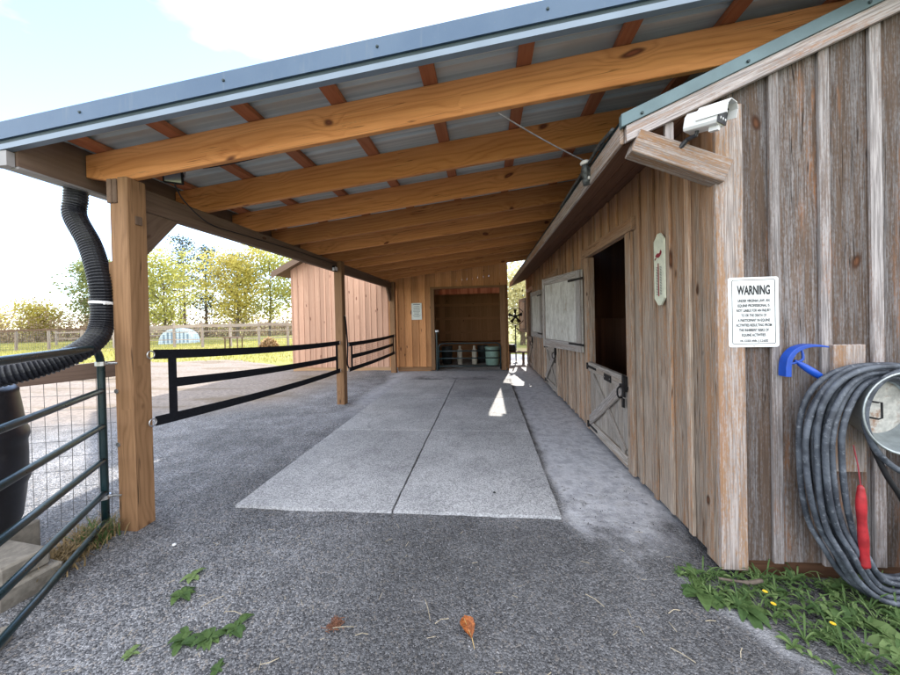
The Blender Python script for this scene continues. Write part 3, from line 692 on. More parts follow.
# dutch doors
def stall_door(y0, y1, full):
    fr = MB()       # frame boards
    fr.box(XW-.034,XW-.001,y0-.11,y0,.03,DZ+.0,'z'); fr.box(XW-.034,XW-.001,y1,y1+.11,.03,DZ,'z')
    fr.box(XW-.040,XW-.001,y0-.16,y1+.16,DZ+.002,DZ+.115,'y')
    fr.box(XW,XW+.06,y0-.001,y0+.022,.03,DZ-.003,'z'); fr.box(XW,XW+.06,y1-.022,y1+.001,.03,DZ-.003,'z')
    fr.build('door_frame', M['barn_side'], barn, bevel=.003)
    ya, yb = y0+.03, y1-.03; zt = .885
    d = MB(); n = 6
    for k in range(n): d.box(XW-.012,XW+.012,ya+(yb-ya)*k/n+.001,ya+(yb-ya)*(k+1)/n-.001,.04,zt,'z')
    door = d.build('stall_door', M['grey_door'], barn, bevel=.002)
    for za_, zb_2 in ((zt-.115, zt), (.05, .16)):
        b = MB(); b.box(XW-.034,XW-.013,ya,yb,za_,zb_2,'y'); b.build('door_rail', M['grey_door'], door, bevel=.002)
    b = MB(); b.bar(V(XW-.036,yb-.06,.17),V(XW-.036,ya+.10,zt-.125),.022,.11,V(0,-.6,.7)); b.build('door_brace', M['brace'], door, bevel=.002)
    b = MB(); b.bar(V(XW-.0235,ya+.06,.17),V(XW-.0235,yb-.10,zt-.125),.018,.09,V(0,.6,.7)); b.build('door_brace', M['grey_door'], door, bevel=.002)
    for z in (.83,.10):
        h = MB(); h.box(XW-.041,XW-.035,yb-.30,yb+.02,z-.014,z+.014,'y'); h.lathe([(.012,-.04),(.012,.04)], V(XW-.04,yb+.03,z), V(0,0,1), 8)
        h.build('strap_hinge', M['black_iron'], door)
    l = MB(); l.box(XW-.055,XW-.035,ya-.06,ya+.10,.78,.81,'y'); l.box(XW-.05,XW-.036,ya+.0,ya+.05,.70,.90,'z'); l.box(XW-.07,XW-.036,ya-.05,ya-.01,.76,.90,'z')
    l.tube(spline([V(XW-.07,ya+.03,.80),V(XW-.10,ya+.02,.77),V(XW-.09,ya+.03,.70),V(XW-.05,ya+.04,.69)],5), .008, 6); l.box(XW-.05,XW-.036,ya+.02,ya+.06,.60,.68,'z')
    l.build('latch', M['black_iron'], door)
    if full:
        p = MB(); p.box(XW-.042,XW-.035,ya+.36,ya+.56,.765,.835,'y'); pl = p.build('nameplate', M['black_iron'], door)
        for q in (ya+.385, ya+.535):
            p = MB(); p.lathe([(0,-.004),(.006,-.004),(.006,0)], V(XW-.042,q,.80), V(1,0,0), 6); p.build('screw', M['zinc'], pl)
    # open upper half, folded back past the far jamb
    ang = R(14.5) if full else R(5.5); hy = y1+.115; W = .98 if not full else 1.16
    ex = V(-math.sin(ang), math.cos(ang), 0); nx = V(-math.cos(ang), -math.sin(ang), 0); o = V(XW-.045,hy,0)
    z0, z1 = .985, 2.06
    def P(s, t, z): return o+ex*s+nx*t+V(0,0,z)
    def slab(mb, s0, s1, t0, t1, za, zb2, g): mb.hexa([P(s0,t0,za),P(s0,t1,za),P(s1,t1,za),P(s1,t0,za),P(s0,t0,zb2),P(s0,t1,zb2),P(s1,t1,zb2),P(s1,t0,zb2)], g)
    m = MB(); slab(m, 0, W, 0, .02, z0, z1, V(0,0,1)); up = m.build('upper_door', M['shutter'], barn)
    for a_ in ((.0,.11,.021,.043,z0,z1,V(0,0,1)),(W-.06,W,.021,.043,z0,z1,V(0,0,1)),(.112,W-.062,.021,.041,z0,z0+.12,ex),(.112,W-.062,.021,.041,z1-.10,z1,ex)):
        m = MB(); slab(m,*a_); m.build('frame_board', M['brace'], up, bevel=.002)
    for z in (z0+.10, z1-.12):
        m = MB(); slab(m,-.08,.30,.044,.050,z-.014,z+.014,ex); m.build('strap_hinge', M['black_iron'], up)
def mat_shutter():
    g = G('flaking_white_panel'); p = g.pos(); x,y,z = g.sep(p)
    n = g.noise(g.xyz(g.mul(x,4.0),g.mul(y,14.0),g.mul(z,5.0)), 1, 6, .7); n2 = g.noise(p, 26.0, 4, .7)
    c = g.mix(g.rng(n,.40,.60), (.52,.50,.455), (.38,.355,.315)); c = g.mix(g.rng(n,.60,.70), c, (.27,.20,.15)); c = g.mix(g.mul(g.rng(n2,.56,.66),.6), c, (.36,.33,.29))
    return g.bsdf(c, .75, 0, g.bump(n,.3,.004), .3)
M['shutter'] = mat_shutter()
for i, (a, b) in enumerate(OPEN): stall_door(a, b, i == 0)

# ------------------------------------------------------------------ stall building at the back and cedar barn to its left
YB = 9.46
stall = thing('stall_shed', 'cedar sided open stall at the far end of the lean-to', 'shed', (-1.0, 11.0, 0))
DX0, DX1, DH = -1.43, .40, 2.30
mb = MB(); mbb = MB(); x = -2.50; k = 0
def zt(x): return zb(x)+.20
cuts = [-2.72,-2.50,-2.30,-2.10,-1.90,-1.70,-1.54]; 
for a, b in zip(cuts[:-1], cuts[1:]):
    mb.hexa([V(a+.001,YB,.12),V(b-.001,YB,.12),V(b-.001,YB+.022,.12),V(a+.001,YB+.022,.12),V(a+.001,YB,zt(a)),V(b-.001,YB,zt(b)),V(b-.001,YB+.022,zt(b)),V(a+.001,YB+.022,zt(a))], V(0,0,1))
    mbb.box(a-.02,a+.02,YB-.018,YB-.001,.12,zt(a),'z')
a = -1.54
while a < .62:
    b = min(a+.15, .62)
    mb.hexa([V(a+.001,YB,DH+.06),V(b-.001,YB,DH+.06),V(b-.001,YB+.022,DH+.06),V(a+.001,YB+.022,DH+.06),V(a+.001,YB,zt(a)),V(b-.001,YB,zt(b)),V(b-.001,YB+.022,zt(b)),V(a+.001,YB+.022,zt(a))], V(0,0,1)); a = b
mb.build('front_wall', M['cedar'], stall, bevel=.002); mbb.build('battens', M['cedar'], stall)
mb = MB(); mb.box(-1.54,DX0,YB-.02,YB+.13,.02,DH,'z'); mb.box(DX1,.545,YB-.02,YB+.13,.02,DH+.059,'z'); mb.box(-1.54,.398,YB-.022,YB+.10,DH+.001,DH+.058,'x'); mb.build('door_frame', M['post'], stall, bevel=.004)
mb = MB(); mb.box(-2.48,-1.545,YB-.024,YB+.02,.0,.115,'x'); mb.build('base_board', M['post'], stall, bevel=.004)
mb = MB()
for a_ in range(16): mb.box(-2.5+a_*.195,-2.5+a_*.195+.195,12.7,12.722,.0,2.372,'z')
mb.build('back_wall', M['stall_wood'], stall)
mb = MB()
for a_ in range(16): mb.box(-2.52,-2.50,YB+.03+a_*.203,YB+.03+a_*.203+.2,.0,zt(-2.5),'z'); mb.box(.60,.62,YB+.03+a_*.203,YB+.03+a_*.203+.2,.0,zt(.6),'z')
mb.build('side_wall', M['stall_wood'], stall)
mb = MB()
for z in (.90, 1.42, 1.92): mb.box(-2.48,.58,12.60,12.695,z,z+.09,'x')
mb.box(-2.48,.58,12.1,12.69,.0,.62,'x'); mb.build('wall_rail', M['stall_wood'], stall)
mb = MB(); mb.hexa([V(-2.5,12.70,2.37),V(.6,12.70,2.37),V(.6,12.715,2.37),V(-2.5,12.715,2.37),V(-2.5,12.70,zt(-2.5)),V(.6,12.70,zt(.6)),V(.6,12.715,zt(.6)),V(-2.5,12.715,zt(-2.5))], V(1,0,0)); mb.build('amber_panel', M['amber_sheet'], stall)
mb = MB()
for x in (-2.0,-1.2,-.4,.3): mb.box(x,x+.045,9.62,12.69,zb(x)+.02,zb(x)+.2,'y')
mb.build('roof_joists', M['stall_wood'], stall)
mb = MB(); mb.face([V(-2.5,YB+.02,.014),V(.6,YB+.02,.014),V(.6,12.7,.014),V(-2.5,12.7,.014)], V(0,1,0)); mb.build('stall_floor', M['mat'], stall)

big = thing('cedar_barn', 'tall daylight-tinted cedar sided barn beyond the far posts', 'barn', (-4.1, 13.0, 0))
GX0, GX1, GR = -5.76, -.6, -3.2
def zg(x): return 3.05+.50*(min(x, 2*GR-x)-GX0)
mb = MB(); mbb = MB(); a = GX0; YG = 9.66
while a < -1.75:
    b = a+.172
    for c_, d_ in (((a, b),) if not (a < GR < b) else ((a, GR), (GR, b))):
        zq = .10 if d_ < -2.5 else zr(d_)+.03
        mb.hexa([V(c_+.001,YG,zq),V(d_-.001,YG,zq),V(d_-.001,YG+.022,zq),V(c_+.001,YG+.022,zq),V(c_+.001,YG,zg(c_)),V(d_-.001,YG,zg(d_)),V(d_-.001,YG+.022,zg(d_)),V(c_+.001,YG+.022,zg(c_))], V(0,0,1))
    mbb.box(a-.019,a+.019,YG-.018,YG-.001,.10 if a < -2.6 else zr(a)+.03,zg(a)-.02,'z'); a = b
mb.build('gable_wall', M['cedar_lit_tint'], big, bevel=.002); mbb.build('battens', M['cedar_lit_tint'], big)
mb = MB()
for k in range(30): mb.box(GX0,GX0+.022,YG+.024+k*.205,YG+.024+k*.205+.203,.1,3.05,'z')
mb.build('side_wall', M['cedar_lit_tint'], big)
mb = MB(); mb.box(GX0,-2.66,YG-.03,YG+.02,-.02,.095,'x'); mb.build('base_board', M['hardwood'], big)
for sgn in (1, -1):
    mb = MB(); x0, x1 = (GX0-.42, GR) if sgn > 0 else (-1.50, GR)
    f = lambda x: zg(x)+.02
    q = [V(x0,YG-.34,f(x0)),V(x1,YG-.34,f(x1)),V(x1,15.9,f(x1)),V(x0,15.9,f(x0))]
    if sgn < 0: q = [q[1],q[0],q[3],q[2]]
    mb.hexa(q+[p+V(0,0,.06) for p in q], V(1,0,.5*sgn).normalized()); rf = mb.build('roof', M['beam'], big)
    mb = MB(); q = [V(x0,YG-.368,f(x0)-.10),V(x1,YG-.368,f(x1)-.10),V(x1,YG-.342,f(x1)-.10),V(x0,YG-.342,f(x0)-.10)]
    if sgn < 0: q = [q[1],q[0],q[3],q[2]]
    mb.hexa(q+[p+V(0,0,.18) for p in q], V(1,0,.5*sgn).normalized()); mb.build('barge_board', M['eave'], big)

# notice on stall wall
t = thing('notice_sheet', 'small pale paper notice pinned on the cedar wall beside the far doorway', 'notice', (-1.93, YB-.02, 1.68))
mb = MB(); mb.box(-2.075,-1.785,YB-.026,YB-.020,1.455,1.925); mb.build('sheet', M['paper'], t)
mb = MB(); rs = random.Random(3)
mb.face([V(-2.03,YB-.0275,1.87),V(-1.83,YB-.0275,1.87),V(-1.83,YB-.0275,1.90),V(-2.03,YB-.0275,1.90)])
for k in range(9):
    z = 1.83-.036*k; w = rs.uniform(.07,.115)
    mb.face([V(-1.93-w,YB-.0275,z-.007),V(-1.93+w,YB-.0275,z-.007),V(-1.93+w,YB-.0275,z+.007),V(-1.93-w,YB-.0275,z+.007)])
mb.build('faded_print', M['printing'], t)

# ------------------------------------------------------------------ green tube gate in the near left
def tube_gate(name, label, A, B, z0, z1, rails, r, extra=True):
    """A: latch end (x,y); B: other end; rails: heights"""
    A, B = V(*A, 0), V(*B, 0); d = (B-A).normalized()
    t = thing(name, label, 'gate', (A+B)/2)
    R_ = .13
    def at(s, z): return A+d*s+V(0,0,z)
    L = (B-A).length
    pts = [at(0, z0)]+[at(0, z) for z in (z0+.3, z1-R_-.1)]
    for k in range(7):
        q = math.pi/2*k/6; pts.append(at(R_-R_*math.cos(q), z1-R_+R_*math.sin(q)))
    pts += [at(L-R_, z1)]
    for k in range(1, 7):
        q = math.pi/2*k/6; pts.append(at(L-R_+R_*math.sin(q), z1-R_+R_*math.cos(q)))
    pts += [at(L, z0)]
    mb = MB(); mb.tube(pts, r*1.12, 12); mb.build('frame', M['green_tube'], t, smooth=True)
    for z in rails:
        mb = MB(); mb.tube([at(.01, z), at(L*.5, z), at(L-.01, z)], r, 12); mb.build('rail', M['green_tube'], t, smooth=True)
    return t, at
g1, at1 = tube_gate('tube_gate', 'dark green tube gate standing open beside the nearest post', (-2.70, 2.12), (-1.62, .43), .06, 1.315, (1.01,.76,.52,.29,.085), .020)
for z in (1.20, .26):
    mb = MB(); mb.tube([V(-2.72,2.10,z),V(-2.66,2.135,z),V(-2.60,2.147,z)], .007, 6); mb.lathe([(.032,-.014),(.032,.014),(.024,.014),(.024,-.014)], V(-2.70,2.12,z), V(0,0,1), 12); mb.build('hinge_pin', M['zinc'], g1)
for z in (1.0, .62):
    mb = MB(); mb.lathe([(0,.0),(.016,0),(.016,.006),(0,.006)], V(-2.615,2.149,z), V(0,-1,0), 10); mb.build('washer', M['zinc'], lean)
# wire mesh fence with its wooden top rail
wf = thing('wire_fence', 'square wire mesh fence with a wooden top rail behind the green gate', 'fence', (-2.70, 1.9, 0))
fA, fB = V(-2.66,2.25,0), V(-4.36,1.80,0); fd = (fB-fA).normalized()
mb = MB(); n = 21
for k in range(n):
    p = fA+fd*(.03+k*.082); jx = random.uniform(-.006,.006); mb.tube([p+V(jx,0,.02),p+V(-jx,random.uniform(-.004,.004),.6),p+V(0,0,1.10)], .0016, 4, False)
for z in (.08,.19,.30,.42,.53,.64,.75,.86,.97,1.07):
    st = 0 if z > .26 else 0
    mb.tube([fA+fd*s_+V(0,0,z+random.uniform(-.004,.004)) for s_ in (0,.4,.8,1.2,1.7)], .0016, 4, False)
mb.build('wire_mesh', M['wire'], wf)
mb = MB(); mb.bar(fA+V(0,0,1.155), fB+V(0,0,1.02), .036, .115); mb.build('top_rail', M['fence_dark'], wf, bevel=.003)

# rain barrel, blocks and downspout
bx, by, bz = -3.17, 1.68, .215
t = thing('rain_barrel', 'black plastic rain barrel on concrete blocks at the left edge', 'barrel', (bx, by, bz))
prof = [(0,0),(.24,0),(.262,.03)]
for k in range(24):
    z = .04+.80*k/23; r = .262+.036*math.sin(math.pi*(z/.88)); 
    if k in (7, 8, 15, 16): r += .012
    prof.append((r, z))
prof += [(.268,.86),(.25,.885),(.06,.89)]
mb = MB(); mb.lathe(prof, V(bx,by,bz), V(0,0,1), 40); mb.build('drum', M['black_plastic'], t, smooth=True)
mb = MB(); mb.lathe([(.07,.885),(.07,.92),(.062,.92),(.062,.88)], V(bx,by,bz), V(0,0,1), 20); mb.build('inlet', M['black_plastic'], t)
rs = random.Random(11)
def block(x0,x1,y0,y1,z0,z1,label,rz=0.0):
    mb = MB(); n = 6; cx, cy = (x0+x1)/2, (y0+y1)/2
    mb.box(x0,x1,y0,y1,z0,z1,'x'); o = mb.build('concrete_block', M['concrete'], None, (cx,cy,z0), bevel=.012); o.rotation_euler = (0,0,rz)
    tag(o, label, 'block', 'concrete blocks under the rain barrel'); return o
block(-2.93,-2.53,1.52,1.72,.107,.205,'upper concrete block whose corner shows under the barrel', -.12)
block(-2.90,-2.49,1.49,1.75,-.02,.105,'lower concrete block lying in the dirt under the upper block', -.12)
block(-3.36,-2.95,1.54,1.94,-.02,.205,'concrete block carrying the back of the barrel', .0)
block(-2.58,-2.20,1.12,1.30,-.02,.06,'tan block end at the left edge beside the gate foot', .5)

dp = [V(-2.985,2.22,2.50),V(-2.985,2.215,2.40),V(-2.975,2.20,2.27),V(-2.823,2.172,2.05),V(-2.715,2.14,1.82),V(-2.695,2.138,1.62),V(-2.69,2.125,1.47),V(-2.665,2.06,1.37),V(-2.68,1.95,1.285),V(-2.743,1.821,1.222),V(-2.83,1.70,1.185),V(-2.97,1.63,1.165),V(-3.13,1.65,1.14),V(-3.17,1.68,1.09)]
sp = spline(dp, 14); L = 0; pts = [sp[0]]
res = []; step = .0051
acc = 0.0
for i in range(1, len(sp)):
    a, b = sp[i-1], sp[i]; l = (b-a).length; s_ = step-acc
    while s_ <= l: res.append(a.lerp(b, s_/l)); s_ += step
    acc = l-(s_-step)
rad = [.067 if (i % 4) in (0, 1) else (.058 if (i % 4) == 3 else .062) for i in range(len(res))]
t = thing('corrugated_downspout', 'black corrugated drain hose sweeping from the gutter down past the post', 'drain hose', dp[5])
mb = MB(); mb.tube(res, rad, 20); mb.build('hose', M['black_plastic'], t, smooth=False)
mb = MB(); c = V(-2.695,2.138,1.625); mb.lathe([(.068,-.010),(.0705,-.008),(.0705,.008),(.068,.010)], c, V(0,.12,1), 24); mb.box(-2.655,-2.628,2.10,2.15,1.615,1.632); mb.build('zip_tie', M['white_paint'], t)
mb = MB(); mb.box(-2.662,-2.632,2.16,2.25,1.66,1.92,'z'); tag(mb.build('wooden_cleat', M['post'], None, (-2.647,2.2,1.66)), 'short wooden cleat on the near post where the drain hose touches', 'cleat')

# dry grass tuft by the post
def blades(name, mat, n, area, h, w, seed, spread=.5, label=None, cat=None, zf=0.0):
    rs = random.Random(seed); mb = MB()
    for k in range(n):
        p = area(rs); p = V(p[0], p[1], zf); a = rs.random()*6.28; l = h*rs.uniform(.5,1.15); d = V(math.cos(a),math.sin(a),0); sd = V(-d.y,d.x,0)*w*rs.uniform(.6,1.3)
        lean_ = rs.uniform(.1, spread)*l; m1 = p+d*lean_*.35+V(0,0,l*.6); m2 = p+d*lean_+V(0,0,l*rs.uniform(.7,1.0)); r = rs.random()
        mb.face([p-sd,p+sd,m1+sd*.7,m1-sd*.7], None, r); mb.face([m1-sd*.7,m1+sd*.7,m2], None, r)
    return tag(mb.build(name, mat), label, cat, kind='stuff')
def tuft_area(rs):
    s_ = rs.random(); return (-2.60-.12*s_+rs.gauss(0,.06), 1.66+.48*s_+rs.gauss(0,.04))
blades('dry_grass_tuft', M['dry_grass'], 900, tuft_area, .13, .004, 3, 1.6, 'matted dry grass between the concrete blocks and the near post', 'dry grass')
blades('green_grass_tuft', M['lf_weed'], 160, lambda rs: (-2.66+rs.gauss(0,.05), 2.02+rs.gauss(0,.06)), .15, .004, 4, .9, 'few green blades among dry grass by the near post', 'grass')

# ------------------------------------------------------------------ black strap stall guards
def guard(label, P0, P1, tops, sag, w, net):
    """tops: ((z at start, z at end) for three straps)"""
    t = thing('strap_guard', label, 'strap gate', (P0+P1)/2, 'black strap guards hung between the posts')
    N = 26
    def pt(s, za, zb_): return P0.lerp(P1, s)+V(0, 0, za+(zb_-za)*s-sag*4*s*(1-s))
    for i, (za, zb_) in enumerate(tops):
        mb = MB(); s0, s1 = (0, 1) if i != 1 else (.045, .965)
        for k in range(N):
            a, b = pt(s0+(s1-s0)*k/N, za, zb_), pt(s0+(s1-s0)*(k+1)/N, za, zb_)
            for o_, fl in ((.003, 0), (-.003, 1)):
                q = [a+V(o_,0,-w/2),b+V(o_,0,-w/2),b+V(o_,0,w/2),a+V(o_,0,w/2)]; mb.face(q[::-1] if fl else q, V(0,1,0), .5)
            mb.face([a+V(-.003,0,w/2),a+V(.003,0,w/2),b+V(.003,0,w/2),b+V(-.003,0,w/2)], V(0,1,0), .5)
        mb.build('strap', M['nylon'], t)
    for s_ in (.045, .965):
        mb = MB(); a = pt(s_, *tops[0]); b = pt(s_, *tops[2]); ww = w*.9
        for o_ in (.0045, -.0045):
            q = [a+V(o_,-ww/2,0),a+V(o_,ww/2,0),b+V(o_,ww/2,0),b+V(o_,-ww/2,0)]; mb.face(q if o_ < 0 else q[::-1], V(0,0,1), .5)
        mb.build('end_strap', M['nylon'], t)
    for s_ in (0, 1):
        for i in (0, 2):
            c = pt(s_, *tops[i]); mb = MB(); sg = -1 if s_ == 0 else 1
            ring = [c+V(.01, sg*.03+.028*math.cos(q*.524), .028*math.sin(q*.524)) for q in range(12)]
            mb.tube(ring, .005, 6, False, True); mb.build('ring', M['zinc'], t, smooth=True)
    if net:
        mb = MB()
        for k in range(1, 60): a = pt(k/60, *tops[0]); b = pt(k/60, *tops[2]); mb.tube([a, b], .0016, 3, False)
        for k in range(1, 14):
            q = k/14; mb.tube([pt(s_/10, *tops[0]).lerp(pt(s_/10, *tops[2]), q) for s_ in range(11)], .0016, 3, False)
        mb.build('netting', M['nylon'], t)
    return t
guard('long black three strap stall guard between the nearest and middle posts', V(-2.47,2.29,0), V(-2.55,5.70,0), ((1.245,1.085),(1.02,.83),(.745,.60)), .03, .072, False)
guard('short black strap guard with netting between the middle and far posts', V(-2.47,5.90,0), V(-2.52,9.15,0), ((1.04,1.03),(.81,.80),(.585,.56)), .02, .075, True)
t = thing('hanging_strap', 'dark lead rope hanging on the side of the middle post', 'lead rope', (-2.47, 5.78, 1.2))
mb = MB(); mb.tube(spline([V(-2.478,5.80,1.55),V(-2.465,5.82,1.3),V(-2.46,5.84,1.0),V(-2.468,5.83,.72),V(-2.46,5.86,.62)],6), .014, 8); mb.build('rope', M['nylon'], t, smooth=True)
mb = MB(); mb.tube([V(-2.492,5.80,1.56),V(-2.468,5.80,1.56),V(-2.462,5.80,1.535)], .006, 6); mb.build('hook', M['zinc'], t)

# ------------------------------------------------------------------ lamps, cables, insulator, camera
t = thing('flood_light', 'small black flood light under the rafters above the nearest post', 'flood light', (-2.33, 2.37, 2.57))
def obox(mb, c, ax, ay, az): mb.hexa([c-ax-ay-az,c+ax-ay-az,c+ax+ay-az,c-ax+ay-az,c-ax-ay+az,c+ax-ay+az,c+ax+ay+az,c-ax+ay+az], V(0,0,1))
Rm = Matrix.Rotation(R(35),3,'Z') @ Matrix.Rotation(R(12),3,'X'); c = V(-2.335,2.36,2.585)
mb = MB(); obox(mb, c, Rm@V(.062,0,0), Rm@V(0,.022,0), Rm@V(0,0,.05)); mb.build('housing', M['black_iron'], t, bevel=.006)
mb = MB(); obox(mb, c+Rm@V(0,-.0235,0), Rm@V(.05,0,0), Rm@V(0,.002,0), Rm@V(0,0,.039)); mb.build('lens', M['lamp_glass'], t)
mb = MB(); mb.tube([c+Rm@V(-.066,0,0),c+Rm@V(-.068,.05,.06),c+Rm@V(.0,.06,.075),c+Rm@V(.068,.05,.06),c+Rm@V(.066,0,0)], .006, 6); mb.build('yoke', M['zinc'], t)
mb = MB(); mb.tube(spline([V(-2.32,2.35,2.53),V(-2.42,2.55,2.46),V(-2.55,2.95,2.40),V(-2.566,3.4,2.41),V(-2.566,4.4,2.44),V(-2.566,5.66,2.45)],8), .005, 6); tag(mb.build('lamp_cable', M['cable'], None, (-2.4,2.5,2.4), smooth=True), 'thin black cable drooping from the near flood light along the beam', 'cable')
t = thing('flood_light', 'small flood light with white face on the beam by the middle post', 'flood light', (-2.56, 5.62, 2.36))
c = V(-2.55,5.60,2.36); mb = MB(); obox(mb, c, V(.022,0,0), V(0,.06,0), V(0,0,.045)); mb.build('housing', M['black_iron'], t, bevel=.005)
mb = MB(); obox(mb, c+V(.0235,0,0), V(.002,0,0), V(0,.045,0), V(0,0,.03)); obox(mb, c+V(0,-.061,-.01), V(.018,0,0), V(0,.002,0), V(0,0,.026)); mb.build('lens', M['led'], t)
def sagline(a, b, s, n=14): return [a.lerp(b, k/n)-V(0,0,s*4*(k/n)*(1-k/n)) for k in range(n+1)]
mb = MB(); mb.tube(sagline(V(-2.3,2.60,zr(-2.3)-.06),V(-1.55,2.58,zr(-1.55)-.05),.015)+sagline(V(-1.5,2.58,zr(-1.5)-.05),V(-.9,2.56,zr(-.9)-.05),.01)+sagline(V(-.85,2.56,zr(-.85)-.05),V(.0,2.30,zr(0)-.05),.02), .006, 6)
tag(mb.build('roof_cable', M['cable'], None, (-1.5,2.6,2.8), smooth=True), 'black cable draped across the purlins behind the first rafter', 'cable')
t = thing('wire_insulator', 'old dark cable clamp with porcelain knob on the barn eave', 'insulator', (.77, 2.62, 2.53))
mb = MB(); mb.lathe([(0,-.085),(.028,-.085),(.034,-.04),(.026,-.03),(.036,0),(.028,.04),(.018,.065),(0,.065)], V(.755,2.60,2.505), V(-.2,-.3,1), 12); mb.build('clamp', M['old_black'], t, smooth=True)
mb = MB(); mb.lathe([(0,0),(.030,0),(.034,.014),(.022,.028),(0,.028)], V(.745,2.585,2.565), V(-.2,-.2,1), 12); mb.build('knob', M['porcelain'], t, smooth=True)
mb = MB(); mb.lathe([(0,0),(.011,0),(.011,.02),(0,.02)], V(.765,2.66,2.585), V(-.2,-.2,1), 10); mb.build('knob', M['porcelain'], t, smooth=True)
mb = MB(); mb.lathe([(0,0),(.009,0),(.009,.02),(0,.02)], V(.768,2.57,2.45), V(0,0,1), 8); mb.build('knob', M['porcelain'], t, smooth=True)
mb = MB(); mb.tube(spline([V(.774,2.12,2.56),V(.765,2.35,2.575),V(.768,2.55,2.565),V(.765,2.75,2.56),V(.772,3.1,2.565),V(.77,3.5,2.55)],5), .012, 8); mb.box(.766,.777,2.57,2.63,2.47,2.54); mb.build('conduit', M['old_black'], t, smooth=True)
mb = MB(); mb.tube(sagline(V(.109,2.243,2.79),V(.752,2.60,2.595),.012), .005, 6); tag(mb.build('service_wire', M['steel_cable'], None, (.4,2.4,2.7), smooth=True), 'straight grey wire from the first rafter to the barn eave clamp', 'wire')

t = thing('security_camera', 'white bullet security camera under the barn rake board', 'camera', (1.12, 1.98, 2.40))
A, B = V(1.098,1.952,2.468), V(1.188,1.83,2.442); d = (B-A).normalized(); sd = d.cross(V(0,0,1)).normalized(); up = sd.cross(d)
mb = MB(); wq, hq = .046, .045
prof = [(-wq,-hq*.7),(-wq*.8,-hq),(wq*.8,-hq),(wq,-hq*.7),(wq,hq*.5),(wq*.6,hq),(-wq*.6,hq),(-wq,hq*.5)]
ra = [A+sd*a+up*b for a, b in prof]; rb = [B+sd*a*1.05+up*b*1.05 for a, b in prof]
for i in range(8): j = (i+1) % 8; mb.face([ra[i],ra[j],rb[j],rb[i]], d)
mb.face(ra[::-1], up); mb.face(rb, up)
mb.build('body', M['white_paint'], t, bevel=.003)
mb = MB(); C0 = B+d*.001
mb.hexa([C0-sd*.043-up*.042,C0+sd*.043-up*.042,C0+sd*.043-up*.042+d*.006,C0-sd*.043-up*.042+d*.006,C0-sd*.043+up*.036,C0+sd*.043+up*.036,C0+sd*.043+up*.036+d*.006,C0-sd*.043+up*.036+d*.006], up)
face_ = mb.build('led_face', M['pane_dark'], t)
mb = MB()
for i in (-1,0,1):
    for j in (-.55,.55): mb.lathe([(0,.003),(.006,.0015),(.007,0)], C0+d*.007+sd*i*.025+up*j*.038, d, 8)
mb.build('led', M['led'], face_)
mb = MB(); vis = [(-wq*1.12,-hq*.3),(-wq*1.12,hq*.62),(-wq*.66,hq*1.14),(wq*.66,hq*1.14),(wq*1.12,hq*.62),(wq*1.12,-hq*.3)]
for i in range(5):
    p, q = vis[i], vis[i+1]; a0 = A+d*.06; b0 = B+d*.042
    mb.face([a0+sd*p[0]+up*p[1],a0+sd*q[0]+up*q[1],b0+sd*q[0]+up*q[1],b0+sd*p[0]+up*p[1]], d)
ov = mb.build('visor', M['white_paint'], t); m_ = ov.modifiers.new('solid','SOLIDIFY'); m_.thickness = .003; m_.offset = 1
mb = MB(); k0 = A+d*.05-up*.045; mb.tube([k0,k0-up*.02,V(1.10,1.965,2.395),V(1.075,1.99,2.365)], [.010,.010,.012,.014], 10); mb.lathe([(.0,0),(.028,0),(.028,.016),(0,.016)], V(1.072,2.003,2.355), V(0,-1,.2), 14); mb.box(1.055,1.09,2.004,2.046,2.32,2.40); mb.build('bracket', M['black_plastic'], t)
mb = MB(); q0 = A+d*.13-up*.045; obox(mb, q0-up*.012, d*.02, sd*.012, up*.012); mb.build('sensor', M['white_paint'], t)

# ------------------------------------------------------------------ things on the barn walls
t = thing('warning_sign', 'white rectangular WARNING sign on the barn gable', 'sign', (1.455, 2.02, 1.27))
SY = YW-.024
mb = MB(); x0,x1,z0,z1 = 1.330,1.583,1.268,1.650; rr = .012
def rrect(x0,x1,z0,z1,rr,y):
    out = []
    for cx,cz,a0 in ((x1-rr,z0+rr,-90),(x1-rr,z1-rr,0),(x0+rr,z1-rr,90),(x0+rr,z0+rr,180)):
        for k in range(5): q = R(a0+90*k/4); out.append(V(cx+rr*math.cos(q), y, cz+rr*math.sin(q)))
    return out
f1 = rrect(x0,x1,z0,z1,rr,SY-.004); f0 = [p+V(0,.004,0) for p in f1]
mb.face(f1, V(0,0,1)); mb.face(f0[::-1], V(0,0,1))
for i in range(len(f1)): j = (i+1) % len(f1); mb.face([f1[j],f1[i],f0[i],f0[j]], V(0,0,1))
mb.build('plate', M['sign_white'], t)
mb = MB(); o1 = rrect(x0+.017,x1-.017,z0+.017,z1-.013,.009,SY-.0048); i1 = rrect(x0+.0205,x1-.0205,z0+.0205,z1-.0165,.006,SY-.0048)
for i in range(len(o1)): j = (i+1) % len(o1); mb.face([o1[i],o1[j],i1[j],i1[i]], V(0,0,1))
mb.build('border', M['ink_grey'], t)
cx = (x0+x1)/2
text_mesh('heading', [('WARNING',0,.288,.050,.166)], M['ink'], t, V(cx,SY-.0045,z0), V(1,0,0), V(0,0,1), V(0,-1,0))
body = [('UNDER VIRGINIA LAW, AN',.160),('EQUINE PROFESSIONAL IS',.160),('NOT LIABLE FOR AN INJURY',.172),('TO OR THE DEATH OF',.128),('A PARTICIPANT IN EQUINE',.162),('ACTIVITIES RESULTING FROM',.180),('THE INHERENT RISKS OF',.150),('EQUINE ACTIVITIES.',.122),('VA. CODE ANN. \u00a7 3.2-6202',.142)]
